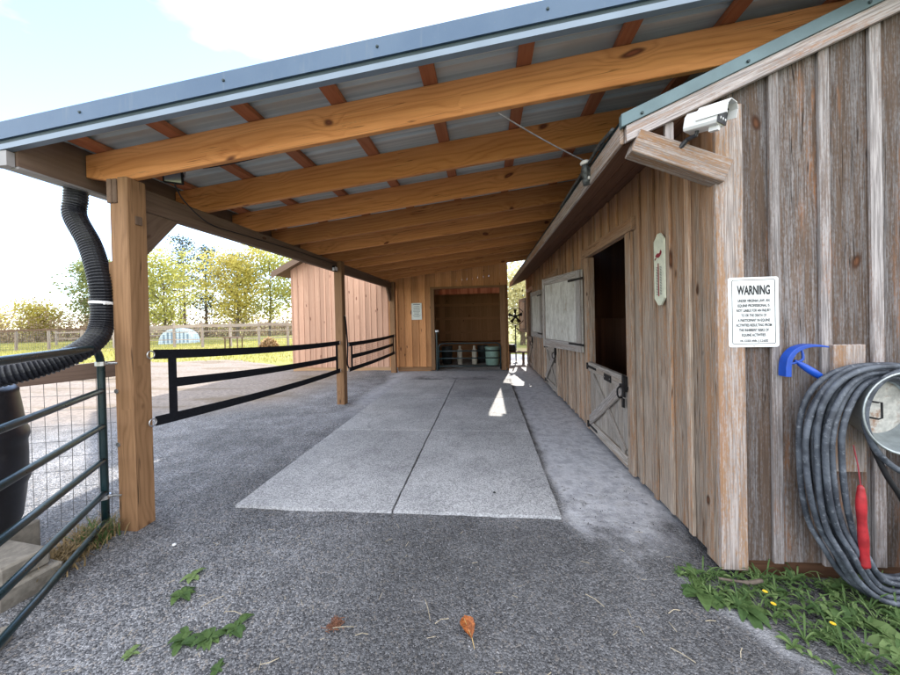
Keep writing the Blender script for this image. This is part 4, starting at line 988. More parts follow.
text_mesh('small_print', [(s_,0,.247-.0268*k-(.004 if k == 8 else 0),.0155 if k < 8 else .013,w) for k,(s_,w) in enumerate(body)], M['ink'], t, V(cx,SY-.0045,z0), V(1,0,0), V(0,0,1), V(0,-1,0))
mb = MB()
for zz in (z0+.008, z1-.006): mb.lathe([(0,-.003),(.004,-.002),(.004,0)], V(cx,SY-.004,zz), V(0,1,0), 8)
mb.build('nail', M['zinc'], t)

t = thing('wall_thermometer', 'long pale wall thermometer with faded red bird beside the dutch door', 'thermometer', (XW-.03, 2.62, 1.52))
mb = MB(); X = XW-.026
def thm(yc, hw, za, zb2, ch, x): return [V(x,yc+hw,za+ch),V(x,yc+hw*.25,za),V(x,yc-hw*.25,za),V(x,yc-hw,za+ch),V(x,yc-hw,zb2-ch),V(x,yc-hw*.25,zb2),V(x,yc+hw*.25,zb2),V(x,yc+hw,zb2-ch)]
q = thm(2.625,.072,1.525,2.045,.05,X-.012); q0 = [p+V(.012,0,0) for p in q]
mb.face(q, V(0,0,1)); mb.face(q0[::-1], V(0,0,1))
for i in range(8): j = (i+1) % 8; mb.face([q[j],q[i],q0[i],q0[j]], V(0,0,1))
mb.build('plate', M['ivory'], t)
mb = MB(); xx = X-.0135; yc = 2.625
def pf(pts): mb.face([V(xx, yc-a, b) for a, b in pts], V(0,0,1))
pf([(-.05,1.89),(-.02,1.905),(.015,1.90),(.03,1.885),(.01,1.872),(-.02,1.872)]); pf([(.012,1.90),(.030,1.925),(.046,1.905),(.034,1.885)]); pf([(-.06,1.865),(-.035,1.88),(-.03,1.872),(-.05,1.855)])
mb.build('red_bird', M['darkred'], t)
mb = MB()
for k in range(22):
    z = 1.60+.0095*k; pf([(-.040,z),(-.012,z),(-.012,z+.004),(-.040,z+.004)]); pf([(.012,z),(.040,z),(.040,z+.004),(.012,z+.004)])
mb.build('scale_marks', M['ink_grey'], t)
mb = MB(); mb.tube([V(xx-.003,yc,1.59),V(xx-.003,yc,1.83)], .003, 6); mb.build('glass_tube', M['darkred'], t)

# blue scraper
t = thing('blue_scraper', 'bright blue curved sweat scraper hanging on the gable boards', 'scraper', (1.68, 2.0, 1.15))
arc = spline([V(1.580,2.0,1.112),V(1.582,2.0,1.165),V(1.592,2.0,1.212),V(1.625,2.0,1.255),V(1.675,2.0,1.276),V(1.725,2.0,1.279),V(1.782,2.0,1.270)], 5)
mb = MB(); n = len(arc)
for i in range(n-1):
    a, b = arc[i], arc[i+1]
    ta = (arc[min(i+1,n-1)]-arc[max(i-1,0)]).normalized(); tb = (arc[min(i+2,n-1)]-arc[i]).normalized()
    na = V(-ta.z,0,ta.x); nb_ = V(-tb.z,0,tb.x)
    wa = .021*(1-.75*(i/(n-1))**2); wb_ = .021*(1-.75*((i+1)/(n-1))**2)
    D = V(0,.030,0)
    mb.hexa([a-na*wa-D,b-nb_*wb_-D,b-nb_*wb_+D*.7,a-na*wa+D*.7,a+na*wa*.3-D,b+nb_*wb_*.3-D,b+nb_*wb_*.3+D*.7,a+na*wa*.3+D*.7], ta)
mb.build('blade', M['blue'], t, bevel=.002)
mb = MB(); hp = [V(1.632,1.99,1.195),V(1.655,1.99,1.180),V(1.69,1.985,1.152),V(1.73,1.98,1.122),V(1.762,1.978,1.098)]
mb.tube(spline(hp,4), [.008]*4+[.013+.006*math.sin(k/12*3.1) for k in range(13)], 12)
mb.tube(spline([V(1.60,1.99,1.178),V(1.64,1.99,1.186),V(1.668,1.985,1.208),V(1.664,1.99,1.262)],4), .006, 8)
mb.build('handle', M['blue'], t, smooth=True)

# hose hanger: board, bucket, hose, red tube
mb = MB(); mb.box(1.832,1.985,YW-.046,YW-.022,.60,1.276,'z'); mb.build('backing_board', M['barn_trim'], None, (1.91,YW-.03,.6), bevel=.003)
tag(bpy.data.objects['backing_board'], 'pale upright board on the gable behind the hose bucket', 'board')
t = thing('hose_bucket', 'galvanised bucket mounted sideways on the gable as a hose holder', 'bucket', (2.03, 1.98, .95))
ax = V(.0,-1,.0); bc = V(2.010,2.00,.955)
mb = MB(); mb.lathe([(.145,.0),(.150,.012),(.156,.03),(.176,.09),(.197,.150),(.203,.152),(.203,.160),(.196,.160),(.190,.150),(.170,.09),(.150,.03),(.14,.014)], bc, ax, 48); mb.build('bucket_wall', M['galv'], t, smooth=True)
mb = MB(); mb.lathe([(.146,.012),(.10,.016),(.001,.018)], bc, ax, 40); mb.build('bucket_bottom', M['galv_in'], t, smooth=True)
mb = MB(); e0 = bc+V(-.168,-.085,.055); mb.tube([e0+V(0,0,.0),e0+V(.03,-.075,0),e0+V(.045,-.075,-.0),e0+V(.045,-.075,-.075),e0+V(.03,-.075,-.08),e0+V(0,0,-.08)], .0045, 8); mb.build('bucket_ear', M['black_iron'], t, smooth=True)
mb = MB(); rs = random.Random(2)
for k in range(3):
    a0 = -.55+.22*k; r0 = .163
    p = [bc+V(math.cos(a0+q*.12)*(r0+.004*s_), -.070-.02*s_, math.sin(a0+q*.12)*(r0+.004*s_)) for q, s_ in ((0,0),(1,0),(1,1),(0,1))]
    mb.face(p, V(1,0,0))
mb.build('rust_stain', M['rust'], t)

t = thing('coiled_hose', 'thick coil of dark grey rubber hose hanging over the bucket', 'hose', (2.0, 1.92, .0))
rs = random.Random(21)
loops = [(.372-.0125*k, 1.185-.006*k+rs.uniform(-.012,.012), .01+.010*k+rs.uniform(-.02,.02), 1.955-.035*(k % 3)+rs.uniform(-.006,.006)) for k in range(13)]
for k, (a, zt_, zb2, yy) in enumerate(loops):
    pts = []; cx = 1.985; n = 40; ph = rs.uniform(0, 6.28)
    for i in range(n):
        q = 2*math.pi*i/n; ct, s_ = math.cos(q), math.sin(q)
        xx = cx+a*(abs(ct)**.72)*(1 if ct > 0 else -1)*(1.0+.04*math.sin(3*q+ph)); 
        cz = (zt_+zb2)/2+.16
        z = cz+(zt_-cz)*s_ if s_ > 0 else cz+(cz-zb2)*s_
        if z < .45: xx = cx+(xx-cx)*(1-.10*(.45-z)/.45)+.01*(.45-z)/.45
        pts.append(V(xx, yy+.012*math.sin(q*2+ph)-(.03 if z < .3 else 0), z))
    mb = MB(); mb.tube(spline(pts,2,True), .0128, 10, False, True); mb.build('loop', M['hose'], t, smooth=True)
mb = MB(); mb.tube(spline([V(2.12,1.87,1.175),V(1.99,1.865,1.155),V(1.89,1.862,1.09),V(1.838,1.86,.985),V(1.842,1.86,.87),V(1.90,1.865,.75),V(2.02,1.87,.655),V(2.2,1.88,.62)],6), .014, 10); mb.build('free_loop', M['hose'], t, smooth=True)
mb = MB(); mb.tube(spline([V(1.86,1.89,.92),V(1.885,1.885,.80),V(1.95,1.885,.64),V(2.03,1.89,.50),V(2.08,1.895,.30),V(2.10,1.90,.12)],6), .012, 10); mb.build('free_end', M['cable'], t, smooth=True)
t = thing('red_tube', 'red plastic tube hanging inside the hose coil', 'red tube', (1.925, 1.96, .10))
mb = MB(); pz = spline([V(1.797,1.845,.605),V(1.798,1.845,.57),V(1.797,1.843,.46),V(1.803,1.842,.34),V(1.808,1.842,.235),V(1.806,1.842,.20)],6)
mb.tube(pz, [.007+.0115*min(1,k/7)-(.010*max(0,(k-len(pz)+4))/3)+.0015*math.sin(k*.8) for k in range(len(pz))], 14); mb.build('tube_body', M['red'], t, smooth=True)
mb = MB(); mb.tube([V(1.797,1.845,.60),V(1.80,1.86,.70),V(1.82,1.90,.78)], .003, 6); mb.build('cord', M['darkred'], t)

# ------------------------------------------------------------------ stall gate and what stands inside
g2, at2 = tube_gate('tube_gate', 'low dark green tube gate across the far stall doorway', (-1.33, 9.42), (.385, 9.42), .06, .775, (.56,.36,.14), .018)
mb = MB(); mb.tube([V(-1.375,9.42,.02),V(-1.375,9.42,1.10)], .026, 10); mb.build('gate_post', M['green_tube'], g2)
mb = MB(); mb.box(-1.41,-1.32,9.38,9.43,1.10,1.15); mb.build('post_cap', M['white_paint'], g2)
def can(x, y, label, mat, prof, group=None, cat='can', name='feed_can'):
    t = thing(name, label, cat, (x,y,.014), group); mb = MB(); mb.lathe(prof, V(x,y,.014), V(0,0,1), 20); mb.build('body', mat, t, smooth=True)
    mb = MB(); top = prof[-1]; mb.lathe([(top[0]+.006,top[1]-.005),(top[0]+.006,top[1]+.02),(.0,top[1]+.03)], V(x,y,.014), V(0,0,1), 16); mb.build('lid', M['cream'] if mat is M['cream'] else M['dark_tub'], t); return t
cp = [(0,0),(.075,0),(.08,.02),(.08,.40),(.07,.46),(.04,.50),(.038,.56)]
can(-.84,10.75,'slim cream can with rounded shoulder in the far stall, left of the pair',M['cream'],cp,'cream cans in the far stall')
can(-.38,10.75,'slim cream can in the far stall beside the mint tub, right of the pair',M['cream'],cp,'cream cans in the far stall')
can(-1.25,10.8,'dark feed tub standing at the left inside the far stall',M['dark_tub'],[(0,0),(.15,0),(.17,.5),(.175,.56)],None,'tub','feed_tub')
can(-.12,11.2,'dark feed tub standing between the cream can and mint tub',M['dark_tub'],[(0,0),(.15,0),(.17,.48),(.175,.54)],None,'tub','feed_tub')
t = thing('storage_tub', 'mint green rounded storage tub inside the far stall doorway', 'tub', (.18,10.6,.014))
mb = MB(); mb.lathe([(0,0),(.19,0),(.20,.02),(.215,.20),(.215,.215),(.205,.22),(.222,.40),(.222,.52)], V(.18,10.6,.014), V(0,0,1), 28); mb.build('body', M['mint'], t, smooth=True)
mb = MB(); mb.lathe([(.232,.51),(.232,.55),(.2,.57),(0,.575)], V(.18,10.6,.014), V(0,0,1), 28); mb.build('lid', M['mint'], t)

# fan and clutter beyond the gap
t = thing('black_fan', 'black round caged fan on a stand in the sunny gap beside the barn', 'fan', (.98,11.1,0))
fc = V(.95,11.1,1.49)
mb = MB()
for r in (.28,.20,.12): mb.tube([fc+V(r*math.cos(q*.2618),0,r*math.sin(q*.2618)) for q in range(24)], .012 if r > .25 else .004, 6, False, True)
mb.build('cage', M['black_iron'], t, smooth=True)
mb = MB()
for k in range(5):
    a = k*1.2566+.3; 
    def pp(r, da, y): return fc+V(r*math.cos(a+da),y,r*math.sin(a+da))
    q = [pp(.05,-.3,.02),pp(.23,-.22,.03),pp(.25,.25,-.03),pp(.05,.5,-.02)]; mb.face(q, V(1,0,0)); mb.face([p+V(0,.004,0) for p in q][::-1], V(1,0,0))
mb.lathe([(0,-.05),(.06,-.05),(.07,.06),(0,.09)], fc, V(0,1,0), 16); mb.build('blade', M['black_iron'], t)
mb = MB(); mb.tube([fc+V(0,.05,-.28),V(.95,11.15,.03)], .02, 8); mb.lathe([(.24,0),(.24,.02),(.04,.05)], V(.95,11.15,.0), V(0,0,1), 20)
mb.tube(spline([fc+V(-.26,0,-.1),V(.70,11.1,.95),V(.72,11.1,.6),V(.80,11.1,.45)],6), .012, 6); mb.build('stand', M['black_iron'], t)
t = thing('plank_bench', 'low brown plank bench in the sunny gap beside the stall', 'bench', (.95,10.75,0))
for z in (.40,): 
    mb = MB(); mb.box(.63,1.24,10.62,10.80,z-.04,z,'x'); mb.box(.63,1.24,10.82,10.98,z-.04,z,'x'); mb.build('seat', M['fence_dark'], t)
for x in (.70,1.12):
    mb = MB(); mb.box(x,x+.05,10.66,10.94,-.03,.358,'z'); mb.build('leg', M['fence_dark'], t)
mb = MB(); mb.lathe([(0,0),(.10,0),(.13,.06),(.13,.16),(.10,.22),(0,.22)], V(.80,10.8,.402), V(0,0,1), 18); tag(mb.build('dark_pot', M['dark_tub'], None, (.80,10.8,.40), smooth=True), 'round dark pot standing on the plank bench', 'pot')

# ------------------------------------------------------------------ weeds and litter near the camera
def leafblade(mb, p, d, l, w, droop, rs, mi=0):
    sd = V(-d.y, d.x, 0).normalized(); r = rs.random(); prev = None; n = 4
    for k in range(n+1):
        t_ = k/n; c = p+d*(l*t_)+V(0,0,l*.55*math.sin(min(t_*1.5,1.57))*droop-l*.35*t_*t_)
        ww = w*math.sin(math.pi*min(.08+t_*.9, .99))**.8
        cur = (c-sd*ww+V(0,0,ww*.3), c, c+sd*ww+V(0,0,ww*.3))
        if prev:
            mb.face([prev[0],prev[1],cur[1],cur[0]], d, r, (0,0), mi); mb.face([prev[1],prev[2],cur[2],cur[1]], d, r, (0,0), mi)
        prev = cur
def weedpatch():
    rs = random.Random(9); mb = MB()
    n = 0
    while n < 760:
        x = rs.uniform(1.04, 2.7); y = rs.uniform(.9, 2.03)
        lim = 1.95-(x-1.04)*1.15 if x < 1.3 else 1.64-(x-1.3)*.55
        if y < lim+rs.gauss(0,.05): continue
        n += 1; s_ = rs.uniform(.4,.95); k = rs.randint(3,7); a0 = rs.random()*6.28; broad = rs.random() < .65
        for i in range(k):
            a = a0+6.28*i/k+rs.uniform(-.3,.3); d = V(math.cos(a),math.sin(a),0)
            if broad: leafblade(mb, V(x,y,.0), d, .075*s_*rs.uniform(.6,1.1), .014*s_*rs.uniform(.6,1.2), rs.uniform(.5,1.5), rs, 1 if rs.random() < .18 else 0)
            else: leafblade(mb, V(x,y,.0), d, .11*s_*rs.uniform(.5,1.2), .0045*s_, rs.uniform(.8,2.2), rs, 1 if rs.random() < .2 else 0)
    o = mb.build('weed_patch', [M['lf_weed'], M['lf_weed_pale']])
    tag(o, 'green weeds growing thickly along the foot of the gable wall', 'weeds', kind='stuff')
weedpatch()
def leafy_weed(loc, n, s_, seed, label, mat=None, name='weed_plant'):
    rs = random.Random(seed); mb = MB()
    for i in range(n):
        a = 6.28*i/n+rs.uniform(-.4,.4); d = V(math.cos(a),math.sin(a),0); leafblade(mb, V(loc[0],loc[1],.004)+V(rs.gauss(0,.008)*s_,rs.gauss(0,.008)*s_,0), d, .085*s_*rs.uniform(.6,1.1), .024*s_*rs.uniform(.6,1.1), rs.uniform(.25,.7), rs)
    return tag(mb.build(name, mat or M['lf_weed_pale'], None, (loc[0],loc[1],0)), label, 'weed', 'small weeds in the gravel')
leafy_weed((-1.72,1.79), 7, .8, 1, 'small pale weed in the gravel, farther one of the left clump')
leafy_weed((-1.66,1.66), 9, .9, 2, 'flat dark weed just in front of the pale weed in the gravel', M['lf_weed'])
leafy_weed((-1.22,1.50), 8, .85, 3, 'upright weed at the right end of the near weed clump', M['lf_weed'])
leafy_weed((-1.31,1.43), 11, 1.0, 4, 'broadest weed of the near clump in the gravel', M['lf_weed'])
leafy_weed((-1.42,1.41), 9, .9, 5, 'weed at the left end of the near clump in the gravel', M['lf_weed'])
leafy_weed((-1.60,1.34), 5, .6, 6, 'tiny pale seedling at the bottom left of the gravel')
leafy_weed((-1.16,1.31), 6, .6, 12, 'small weed at the bottom edge of the gravel', M['lf_weed'])
leafy_weed((1.08,1.88), 9, 1.5, 7, 'large broad leaved weed at the corner of the barn', M['lf_weed'])
leafy_weed((1.24,1.80), 10, 1.3, 8, 'tall broad leaved weed in front of the corner board', M['lf_weed'])
leafy_weed((1.75,1.63), 11, 1.6, 10, 'pale broad leaved dock plant below the hose coil')
for (x, y, z), l in (((1.33,1.80,.09),'upper yellow dandelion flower among the weeds by the corner'),((1.325,1.745,.075),'lower yellow dandelion flower among the weeds by the corner'),((1.50,1.66,.07),'yellow dandelion flower farthest right among the weeds')):
    t = thing('dandelion', l, 'flower', (x,y,0), 'dandelions by the barn wall'); mb = MB()
    for i in range(14):
        a = i*.449; d = V(math.cos(a),math.sin(a),0); sd = V(-d.y,d.x,0)*.0035; c = V(x,y,z); mb.face([c-sd*.5,c+d*.009-sd*.7+V(0,0,.004),c+d*.011+V(0,0,.003),c+d*.009+sd*.7+V(0,0,.004)], d)
    mb.lathe([(.005,0),(.005,.004),(0,.005)], V(x,y,z), V(0,0,1), 8); mb.build('flower_head', M['flower'], t)
    mb = MB(); mb.tube([V(x,y,0),V(x+.004,y,z*.6),V(x,y,z)], .0018, 5); mb.build('stem', M['lf_weed'], t)
mb = MB(); mb.tube(spline([V(1.20,1.93,.05),V(1.27,1.90,.062),V(1.34,1.905,.055),V(1.41,1.93,.05)],5), [.006]*8+[.010]*8, 8); tag(mb.build('fallen_stick', M['bark'], None, (1.3,1.9,.05), smooth=True), 'curved brown stick lying in the weeds at the wall', 'stick')

# brown leaf
t = thing('fallen_leaf', 'single curled orange brown leaf lying on the near gravel', 'leaf', (-.12,1.53,.01))
mb = MB(); rs = random.Random(4); prev = None; n = 9; P0 = V(-.135,1.615,.012); P1 = V(-.092,1.515,.010)
for k in range(n+1):
    t_ = k/n; c = P0.lerp(P1, t_)+V(0,0,.006+.010*math.sin(3.14*t_)); w = .031*(math.sin(math.pi*min(t_*1.0,.999)**.85)**.75+.06)*(1+.05*math.sin(k*2.3)); sd = V(.92,.39,0)
    row = [c+sd*w*a+V(0,0,b*.012+.003*math.sin(k*1.9+a*3)) for a, b in ((-1,1.2),(-.5,.2),(0,-.1),(.5,.35),(1,1.5))]
    if prev:
        for i in range(4): mb.face([prev[i],prev[i+1],row[i+1],row[i]], V(0,1,0), .5)
    prev = row
mb.build('leaf_blade', M['leaf_brown'], t, smooth=True)
mb = MB(); mb.tube([P0+V(0,0,.01),P1+V(0,0,.013),P1+V(.012,-.035,-.002)], [.002,.0018,.0014], 5); mb.build('leaf_stem', M['stem_pale'], t)
# straws and rusty debris
rs = random.Random(31)
ST = [((440,625),.12,2.2),]
spots = [(-.32,1.66,.13,-1.2),(-.24,1.60,.07,.5),(.52,1.78,.10,-.8),(.88,1.74,.07,.35),(.67,1.63,.035,-1.0),(.80,1.52,.09,-.7),(1.05,1.55,.06,.9),(.62,1.32,.14,-.9),(.78,1.36,.09,-1.2),(-.70,1.53,.10,.15),(-.60,1.50,.06,.2),(-1.28,1.56,.11,-.1),(-1.45,1.62,.10,.9),(1.02,1.70,.05,.1),(.2,1.38,.08,.6),(.10,1.3,.06,2.0),(-.95,1.35,.07,.5)]
mb = MB()
for x, y, l, a in spots:
    d = V(math.cos(a),math.sin(a),0)*l/2; mb.tube([V(x,y,.014)-d,V(x,y,.019)+V(rs.gauss(0,.004),rs.gauss(0,.004),0),V(x,y,.013)+d], .0016, 4)
for k in range(60):
    x = rs.uniform(-1.9,1.1); y = rs.uniform(1.1,2.4); a = rs.random()*3.14; d = V(math.cos(a),math.sin(a),0)*rs.uniform(.008,.03); mb.tube([V(x,y,.012)-d,V(x,y,.012)+d], .0011, 4)
tag(mb.build('straw_bits', M['straw']), 'thin straw bits scattered over the near gravel', 'straw', kind='stuff')
mb = MB()
for k in range(90):
    x = -.75+rs.gauss(0,.016); y = 1.545+rs.gauss(0,.016); a = rs.random()*6.28; d = V(math.cos(a),math.sin(a),rs.uniform(-.2,.5))*.012; mb.tube([V(x,y,.010)-d,V(x,y,.012)+d], .0016, 4)
tag(mb.build('needle_clump', M['needles'], None, (-.75,1.54,0)), 'small reddish clump of dead needles on the near gravel', 'debris')
for x, y, r, l in ((.04,2.80,.011,'dark pebble lying on the nearest right mat'),(-2.08,2.03,.012,'white pebble on the gravel in front of the near post')):
    mb = MB(); mb.lathe([(0,0),(r,.002),(r*1.1,r*.5),(r*.6,r*.95),(0,r)], V(x,y,.022 if y > 2.4 else .004), V(0,0,1), 9); tag(mb.build('pebble', M['dark_tub'] if y > 2.4 else M['white_paint'], None, (x,y,0), smooth=True), l, 'pebble')

# ------------------------------------------------------------------ far field: grass, fences, hutch, table, hay, horse
def field_area(rs): 
    while True:
        x = rs.uniform(-46,-5.9); y = rs.uniform(12.2,29)
        if x > -6 and y < 16: continue
        if -x/y > 2.2: continue
        return (x, y)
blades('meadow_grass', M['lf_grass'], 26000, field_area, .13, .020, 8, .8, 'sunlit yellow green meadow grass around the far fences', 'grass', -.06)

def rail_fence(name, label, A, B, n, posts_h, rails, mat_r, mat_p, wires, rail_h=.12):
    t = thing(name, label, 'fence', (A+B)/2)
    d = (B-A); rs = random.Random(len(label))
    for z, h in rails:
        mb = MB()
        for k in range(n):
            a, b = A+d*k/n, A+d*(k+1)/n; mb.bar(a+V(0,-.06,z+rs.uniform(-.03,.03)), b+V(0,-.06,z+rs.uniform(-.03,.03)), .04, h)
        mb.build('rail', mat_r, t)
    for k in range(n+1):
        p = A+d*k/n; mb = MB(); h = posts_h*rs.uniform(.95,1.06); tl = rs.uniform(-.05,.05); mb.bar(p+V(0,0,-.1), p+V(tl,0,h), .11, .11, V(0,1,0)); mb.build('post', mat_p, t)
    if wires:
        mb = MB(); L = d.length; m = int(L/.15)
        for k in range(m): q = A+d*k/m+V(0,-.03,0); mb.tube([q, q+V(0,0,1.3)], .006, 3, False)
        for k in range(9): z = .12+k*.145; mb.tube([A+V(0,-.03,z), B+V(0,-.03,z)], .006, 3, False)
        mb.build('wire_mesh', M['wire'], t)
    return t
rail_fence('paddock_fence', 'far paddock fence with one dark top rail and wire mesh, left of the post', V(-44,17.9,-.06), V(-24.9,20.4,-.06), 9, 1.40, ((1.40,.12),), M['fence_dark'], M['fence_wood'], True)
rail_fence('garden_fence', 'far pale garden fence with tall posts and several rails by the white hutch', V(-24.3,20.2,-.06), V(-5.2,21.4,-.06), 10, 1.62, ((1.42,.20),(1.05,.05),(.55,.05)), M['fence_wood'], M['fence_wood'], True)
rail_fence('cross_fence', 'distant sloping rail fence in the meadow behind the dark rail fence', V(-36,25,-.06), V(-27.5,30,-.06), 5, 1.2, ((1.1,.10),(.6,.1)), M['fence_wood'], M['fence_wood'], False)
t = thing('garden_hutch', 'white domed animal hutch behind the far garden fence', 'hutch', (-24.8,25.5,-.06))
mb = MB(); prof = []; n = 12; hx = V(.9,.43,0).normalized(); hn = V(.43,-.9,0).normalized(); c = V(-24.9,25.3,-.06)
def dome(s_, k): q = math.pi*k/n; return c+hx*(1.15*math.cos(q))+hn*s_+V(0,0,1.25*math.sin(q)**.8)
for k in range(n): mb.face([dome(.7,k+1),dome(.7,k),dome(-.9,k),dome(-.9,k+1)], hx)
mb.face([dome(.7,k) for k in range(n+1)], V(0,0,1)); mb.face([dome(-.9,k) for k in range(n,-1,-1)], V(0,0,1)); mb.build('shell', M['hutch'], t)
for k in range(-3, 4):
    q = c+hn*.715+hx*(k*.26); h = 1.05*math.sqrt(max(.05,1-(k*.26/1.15)**2)); mb = MB(); mb.face([q-hx*.05+V(0,0,.1),q+hx*.05+V(0,0,.1),q+hx*.05+V(0,0,h),q-hx*.05+V(0,0,h)], V(0,0,1)); mb.build('panel', M['hutch_dark'], t)
t = thing('garden_table', 'small dark table in front of the far garden fence', 'table', (-15.3,19.3,-.06))
mb = MB(); mb.box(-15.85,-14.85,19.0,19.55,.60,.66,'x'); mb.build('tabletop', M['fence_dark'], t)
for x in (-15.78,-14.97):
    for y in (19.05,19.45): mb = MB(); mb.box(x,x+.05,y,y+.05,-.06,.598,'z'); mb.build('leg', M['fence_dark'], t)
mb = MB(); rs = random.Random(8)
for k in range(1500):
    a = rs.random()*6.28; r = rs.random()**.5; h = (1-r**2.2)*.72*rs.uniform(.75,1.0); p = V(-13.2+math.cos(a)*r*.62, 19.5+math.sin(a)*r*.5, -.06+h*rs.uniform(.4,1)); d = V(rs.gauss(0,1),rs.gauss(0,1),rs.gauss(0,.5)).normalized()*.10; sd = d.cross(V(0,0,1)).normalized()*.018
    mb.face([p-d-sd,p+d-sd,p+d+sd,p-d+sd], d)
tag(mb.build('hay_heap', M['hay'], None, (-13.2,19.5,-.06)), 'tan heap of hay in front of the far garden fence', 'hay')

def horse():
    t = thing('grazing_horse', 'chestnut horse grazing by the far fence at the left edge', 'horse', (-31.9,17.2,-.06))
    me = bpy.data.meshes.new('body'); f = V(.93,.12,0).normalized(); s_ = V(-f.y,f.x,0); o = V(0,0,0)
    J = {'pelvis':(-.55,0,1.28,.27),'belly':(-.1,0,1.18,.30),'chest':(.40,0,1.20,.29),'shoulder':(.62,0,1.22,.22),'neck1':(.95,0,1.02,.15),'neck2':(1.22,0,.72,.115),'poll':(1.38,0,.50,.11),'cheek':(1.45,0,.36,.10),'muzzle':(1.50,0,.13,.055),'tailb':(-.85,0,1.30,.06)}
    E = [('pelvis','belly'),('belly','chest'),('chest','shoulder'),('shoulder','neck1'),('neck1','neck2'),('neck2','poll'),('poll','cheek'),('cheek','muzzle'),('pelvis','tailb')]
    for sd in (-1,1):
        n = str(sd)
        J['hip'+n]=(-.62,sd*.17,1.08,.19); J['stifle'+n]=(-.50,sd*.19,.80,.12); J['hock'+n]=(-.76,sd*.17,.48,.062); J['hf'+n]=(-.70,sd*.17,.14,.045); J['hh'+n]=(-.66,sd*.17,.02,.058)
        E += [('pelvis','hip'+n),('hip'+n,'stifle'+n),('stifle'+n,'hock'+n),('hock'+n,'hf'+n),('hf'+n,'hh'+n)]
        J['sh'+n]=(.50,sd*.17,.96,.14); J['kn'+n]=(.52,sd*.16,.52,.062); J['ff'+n]=(.53,sd*.16,.14,.042); J['fh'+n]=(.57,sd*.16,.02,.056)
        E += [('chest','sh'+n),('sh'+n,'kn'+n),('kn'+n,'ff'+n),('ff'+n,'fh'+n)]
        J['ear'+n]=(1.30,sd*.09,.62,.02); E.append(('poll','ear'+n))
    ks = list(J); me.from_pydata([tuple(f*J[k][0]+s_*J[k][1]+V(0,0,J[k][2])) for k in ks], [(ks.index(a),ks.index(b)) for a,b in E], [])
    ob = bpy.data.objects.new('body', me); col.objects.link(ob); ob.parent = t
    ob.modifiers.new('skin','SKIN')
    for i, k in enumerate(ks): me.skin_vertices[0].data[i].radius = (J[k][3], J[k][3]*(1.15 if k in ('belly','chest','pelvis') else 1.0))
    me.skin_vertices[0].data[0].use_root = True
    sb = ob.modifiers.new('sub','SUBSURF'); sb.levels = 2; sb.render_levels = 2; me.materials.append(M['chestnut'])
    ORG[ob.name] = ORG[t.name]
    mb = MB(); rs = random.Random(3); o = ORG[t.name]
    for k in range(120):
        q = rs.random(); a = V(.66,0,1.42).lerp(V(1.36,0,.66), q); p = o+f*a.x+V(0,0,a.z)+s_*rs.gauss(0,.03); d = V(.05,0,.0); e = p+s_*.16*rs.choice((-1,1))-V(0,0,.22)+f*.05
        mb.face([p-f*.02,p+f*.02,e+f*.012,e-f*.012], V(0,0,1))
    mb.build('mane', M['mane'], t)
    mb = MB()
    for k in range(60):
        p = o+f*-.88+V(0,0,1.30)+s_*rs.gauss(0,.03); e = o+f*(-.98+rs.gauss(0,.03))+s_*rs.gauss(0,.06)+V(0,0,.45); mb.face([p-s_*.01,p+s_*.01,e+s_*.01,e-s_*.01], V(0,0,1))
    mb.build('tail', M['mane'], t)
horse()

